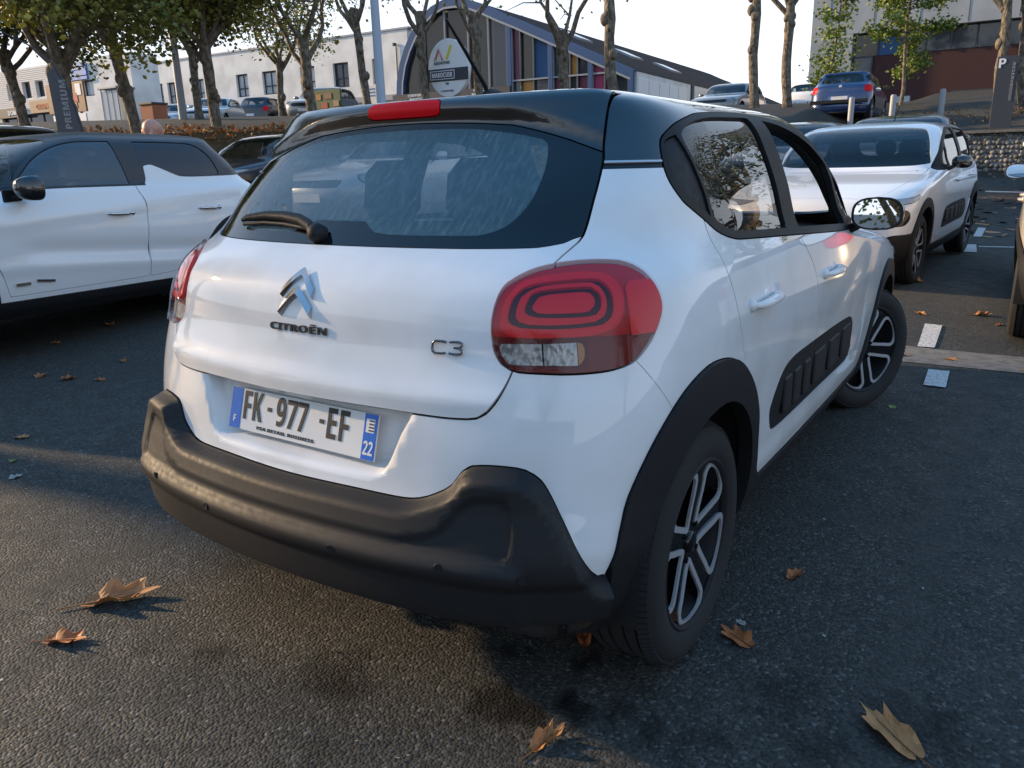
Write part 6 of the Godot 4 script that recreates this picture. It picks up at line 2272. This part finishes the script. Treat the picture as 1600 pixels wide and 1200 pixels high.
func nets(J: Dictionary, bones: Array, h: float, k: float) -> ArrayMesh:
	# smooth union of tapered capsules, meshed as surface nets
	var lo := Vector3(9, 9, 9)
	var hi := -lo
	for b in bones:
		for e in [0, 1]:
			var q: Vector3 = J[b[e]]
			lo = lo.min(q - Vector3.ONE * (b[2 + e] + 2 * h))
			hi = hi.max(q + Vector3.ONE * (b[2 + e] + 2 * h))
	var nx := int((hi.x - lo.x) / h) + 2
	var ny := int((hi.y - lo.y) / h) + 2
	var nz := int((hi.z - lo.z) / h) + 2
	var F := PackedFloat32Array()
	F.resize(nx * ny * nz)
	F.fill(.2)
	for b in bones:
		var p: Vector3 = J[b[0]]
		var q: Vector3 = J[b[1]]
		var m: float = maxf(b[2], b[3]) + k + 2 * h
		var a := ((p.min(q) - Vector3.ONE * m - lo) / h).max(Vector3.ZERO)
		var c := (p.max(q) + Vector3.ONE * m - lo) / h
		var d := q - p
		var dd := maxf(d.length_squared(), 1e-8)
		for x in range(int(a.x), mini(int(c.x) + 1, nx)):
			for y in range(int(a.y), mini(int(c.y) + 1, ny)):
				for z in range(int(a.z), mini(int(c.z) + 1, nz)):
					var w := lo + Vector3(x, y, z) * h
					var u := clampf((w - p).dot(d) / dd, 0, 1)
					var v := w.distance_to(p + d * u) - lerpf(b[2], b[3], u)
					var i := (x * ny + y) * nz + z
					var o := F[i]
					var e := maxf(k - absf(o - v), 0) / k
					F[i] = minf(o, v) - e * e * k * .25
	var id := {}
	var V := PackedVector3Array()
	var N := PackedVector3Array()
	for x in nx - 1:
		for y in ny - 1:
			for z in nz - 1:
				var i := (x * ny + y) * nz + z
				var f := [F[i], F[i + ny * nz], F[i + nz], F[i + ny * nz + nz], F[i + 1], F[i + ny * nz + 1], F[i + nz + 1], F[i + ny * nz + nz + 1]]
				var neg := 0
				for q in f: if q < 0: neg += 1
				if neg == 0 or neg == 8: continue
				var s := Vector3.ZERO
				var cnt := 0
				for e in [[0, 1], [2, 3], [4, 5], [6, 7], [0, 2], [1, 3], [4, 6], [5, 7], [0, 4], [1, 5], [2, 6], [3, 7]]:
					var fa: float = f[e[0]]
					var fb: float = f[e[1]]
					if (fa < 0) == (fb < 0): continue
					var t := fa / (fa - fb)
					var ca := Vector3(e[0] & 1, (e[0] >> 1) & 1, e[0] >> 2)
					var cb := Vector3(e[1] & 1, (e[1] >> 1) & 1, e[1] >> 2)
					s += ca.lerp(cb, t)
					cnt += 1
				id[i] = V.size()
				V.append(lo + (Vector3(x, y, z) + s / cnt) * h)
				N.append(Vector3(f[1] + f[3] + f[5] + f[7] - f[0] - f[2] - f[4] - f[6], f[2] + f[3] + f[6] + f[7] - f[0] - f[1] - f[4] - f[5], f[4] + f[5] + f[6] + f[7] - f[0] - f[1] - f[2] - f[3]).normalized())
	var B := MB.new()
	for i in id:
		var z: int = i % nz
		var y: int = (i / nz) % ny
		var x: int = i / (ny * nz)
		var f0 := F[i]
		for e in [[ny * nz, nz, 1, x, y, z], [nz, ny * nz, 1, y, x, z], [1, ny * nz, nz, z, x, y]]:
			if (f0 < 0) == (F[i + e[0]] < 0) or e[4] == 0 or e[5] == 0: continue
			var q := [i, i - e[1], i - e[1] - e[2], i - e[2]]
			if id.has(q[1]) and id.has(q[2]) and id.has(q[3]):
				B.quad_s(V[id[q[0]]], V[id[q[1]]], V[id[q[2]]], V[id[q[3]]], N[id[q[0]]], N[id[q[1]]], N[id[q[2]]], N[id[q[3]]])
	return B.done()

func leaf_mesh(r: RandomNumberGenerator, curl: float, tone: Color) -> ArrayMesh:
	# dry lobed leaf about 1 unit long, curled up from the ground
	var b := MB.new()
	b.use_col = true
	var lobes := [[0.0, 1.0], [.14, .86], [.27, .72], [.42, .74], [.56, .88], [.72, .80], [.90, .58], [1.2, .60], [1.45, .56], [1.8, .44], [2.3, .42], [2.8, .34], [PI, .24]]
	var edge := []
	for s in [1, -1]:
		var part := []
		for q in lobes:
			var rr: float = q[1] * r.randf_range(.88, 1.1) * .56
			part.append(Vector2(cos(q[0]) * rr, sin(q[0]) * rr * s))
		if s == -1: part.reverse()
		edge.append_array(part)
	var lift := func(p: Vector2) -> float: return .012 + curl * (p.y * p.y * 1.5 + .35 * p.x * p.x) + .05 * curl * sin(p.x * 17.0) * absf(p.y) * 4.0
	var rings := 4
	for i in edge.size():
		var p: Vector2 = edge[i]
		var q: Vector2 = edge[(i + 1) % edge.size()]
		if p.distance_to(q) < .002: continue
		for k in rings:
			var a0 := float(k) / rings
			var a1 := float(k + 1) / rings
			var P := []
			for e in [p * a0, q * a0, q * a1, p * a1]:
				P.append(Vector3(e.x * (1.0 - .25 * curl), lift.call(e), e.y * (1.0 - .45 * curl)))
			var v := r.randf_range(.75, 1.2)
			b.col = Color(tone.r * v, tone.g * v, tone.b * v)
			for tr in [[0, 1, 2], [0, 2, 3]]:
				b.flat(P[tr[0]], P[tr[1]], P[tr[2]], Vector3(0, -3, 0))
	b.col = Color(tone.r * .6, tone.g * .55, tone.b * .5)
	b.tube([Vector3(.3, lift.call(Vector2(.3, 0)) + .008, 0), Vector3(-.05, .02, 0), Vector3(-.36, .02, .05)], [.006, .008, .006], 5)
	return b.done()

func litter() -> void:
	var r := RandomNumberGenerator.new()
	r.seed = 33
	var brown := Color(.27, .11, .04)
	var tan := Color(.40, .185, .065)
	var rust := Color(.34, .11, .03)
	var green := Color(.20, .24, .06)
	# x, z, length, yaw, curl, tone, label
	var L := [
		[-.80, .72, .36, .85, .65, tan, "largest curled brown leaf on the asphalt at the lower left"],
		[-.715, .905, .21, .55, .6, rust, "crumpled leaf touching the largest leaf at the lower left"],
		[.57, .13, .15, 2.2, 1.0, rust, "crumpled orange leaf against the rear tyre"],
		[.96, -.52, .13, 1.2, .9, rust, "orange leaf alone on the dark asphalt right of the rear wheel"],
		[.94, -.10, .17, 2.7, .5, rust, "flat rust leaf beside the rear wheel"],
		[.67, .53, .19, 1.3, .9, tan, "upright tan leaf at the bottom edge of the picture"],
		[1.36, .10, .28, 2.45, .5, tan, "long torn tan leaf in the bottom right corner"],
		[.83, -4.99, .17, 2.8, .8, tan, "tan leaf just beyond the upper painted dash"],
		[1.19, -5.17, .22, .3, .8, tan, "pile of tan leaves right of the painted dash"],
		[1.33, -4.97, .10, .9, .6, tan, "small leaf beside the champagne car's tyre"],
		[.63, -6.33, .30, 2.9, .7, tan, "tan leaf under the second white hatchback's nose"],
		[1.15, -3.84, .16, 2.9, .4, tan, "leaf lying across the drain channel"],
		[.84, -3.81, .13, .6, .6, tan, "leaf on the drain channel behind the front wheel"],
		[.96, -2.57, .09, 1.8, .3, green, "green yellow leaf in front of the drain channel"],
		[1.52, -3.70, .12, 1.1, .6, tan, "leaf on the drain channel at the right edge"],
		[-.74, .23, .07, .2, .8, brown, "brown leaf under the rear bumper's left end"],
		[.91, -.19, .05, 2.8, .2, Color(.3, .3, .26), "pale grey leaf scrap above the rust leaf"],
	]
	for q in L:
		var t := thing("fallen_leaf", q[6], "leaf", Vector3(q[0], hgt(q[0], q[1]) + .001, q[1]), q[3], "dry leaves on the asphalt")
		var o := add("blade", leaf_mesh(r, q[4], q[5]), M.fallen_leaf, t)
		o.scale = Vector3(1.0, .9, .62 if q[2] > .17 else .8) * q[2]
	# leaves lying between the two white cars on the left
	for q in [[-3.69, -.70, .17, brown, "middle one of three brown leaves in a row on the shaded asphalt"], [-3.93, -.61, .15, brown, "leftmost of three brown leaves in a row on the shaded asphalt"], [-3.47, -.78, .11, rust, "rightmost of three brown leaves in a row, nearest the big hatchback"], [-3.79, -1.12, .12, brown, "brown leaf just beyond the row of three leaves"], [-4.75, -1.15, .13, brown, "brown leaf in the shadow beside the crossover"], [-4.94, -1.68, .20, tan, "long tan leaf close under the crossover's sill"], [-2.73, .07, .12, tan, "tan leaf lying alone near the left edge"], [-2.16, .36, .09, Color(.3, .3, .28), "grey leaf scrap near the left edge, nearest of three"], [-2.39, .25, .09, green, "greenish leaf near the left edge, beside the grey scrap"]]:
		var t := thing("fallen_leaf", q[4], "leaf", Vector3(q[0], hgt(q[0], q[1]) + .001, q[1]), r.randf() * TAU, "dry leaves on the asphalt")
		var o := add("blade", leaf_mesh(r, r.randf_range(.4, .9), q[3]), M.fallen_leaf, t)
		o.scale = Vector3.ONE * q[2]
	# chips and leaf crumbs, too many to count
	var b := MB.new()
	b.use_col = true
	for i in 420:
		var x := r.randf_range(-4.5, 2.4)
		var z := r.randf_range(-4.0, 1.2)
		if i > 260:
			x = r.randf_range(.4, 2.6)
			z = r.randf_range(-21.2, -10.5)
		var s := r.randf_range(.003, .007) if i <= 260 else r.randf_range(.04, .10)
		var v := r.randf_range(.12, .36)
		b.col = Color(v, v * .92, v * .8) if i <= 260 else Color(.38, .17, .07) * r.randf_range(.6, 1.2)
		var a := r.randf() * TAU
		var p := Vector3(x, hgt(x, z) + .006, z)
		var u := Vector3(cos(a), .1, sin(a)) * s
		var w := Vector3(-sin(a), .2, cos(a)) * s * .5
		b.quad(p - u - w, p + u - w, p + u + w, p - u + w, Vector3(0, 1, .05).normalized())
	var o := add("leaf_crumbs", b.done(), M.fallen_leaf)
	stuff(o)
	tag(o, "small leaf crumbs and chips scattered over the asphalt", "litter")
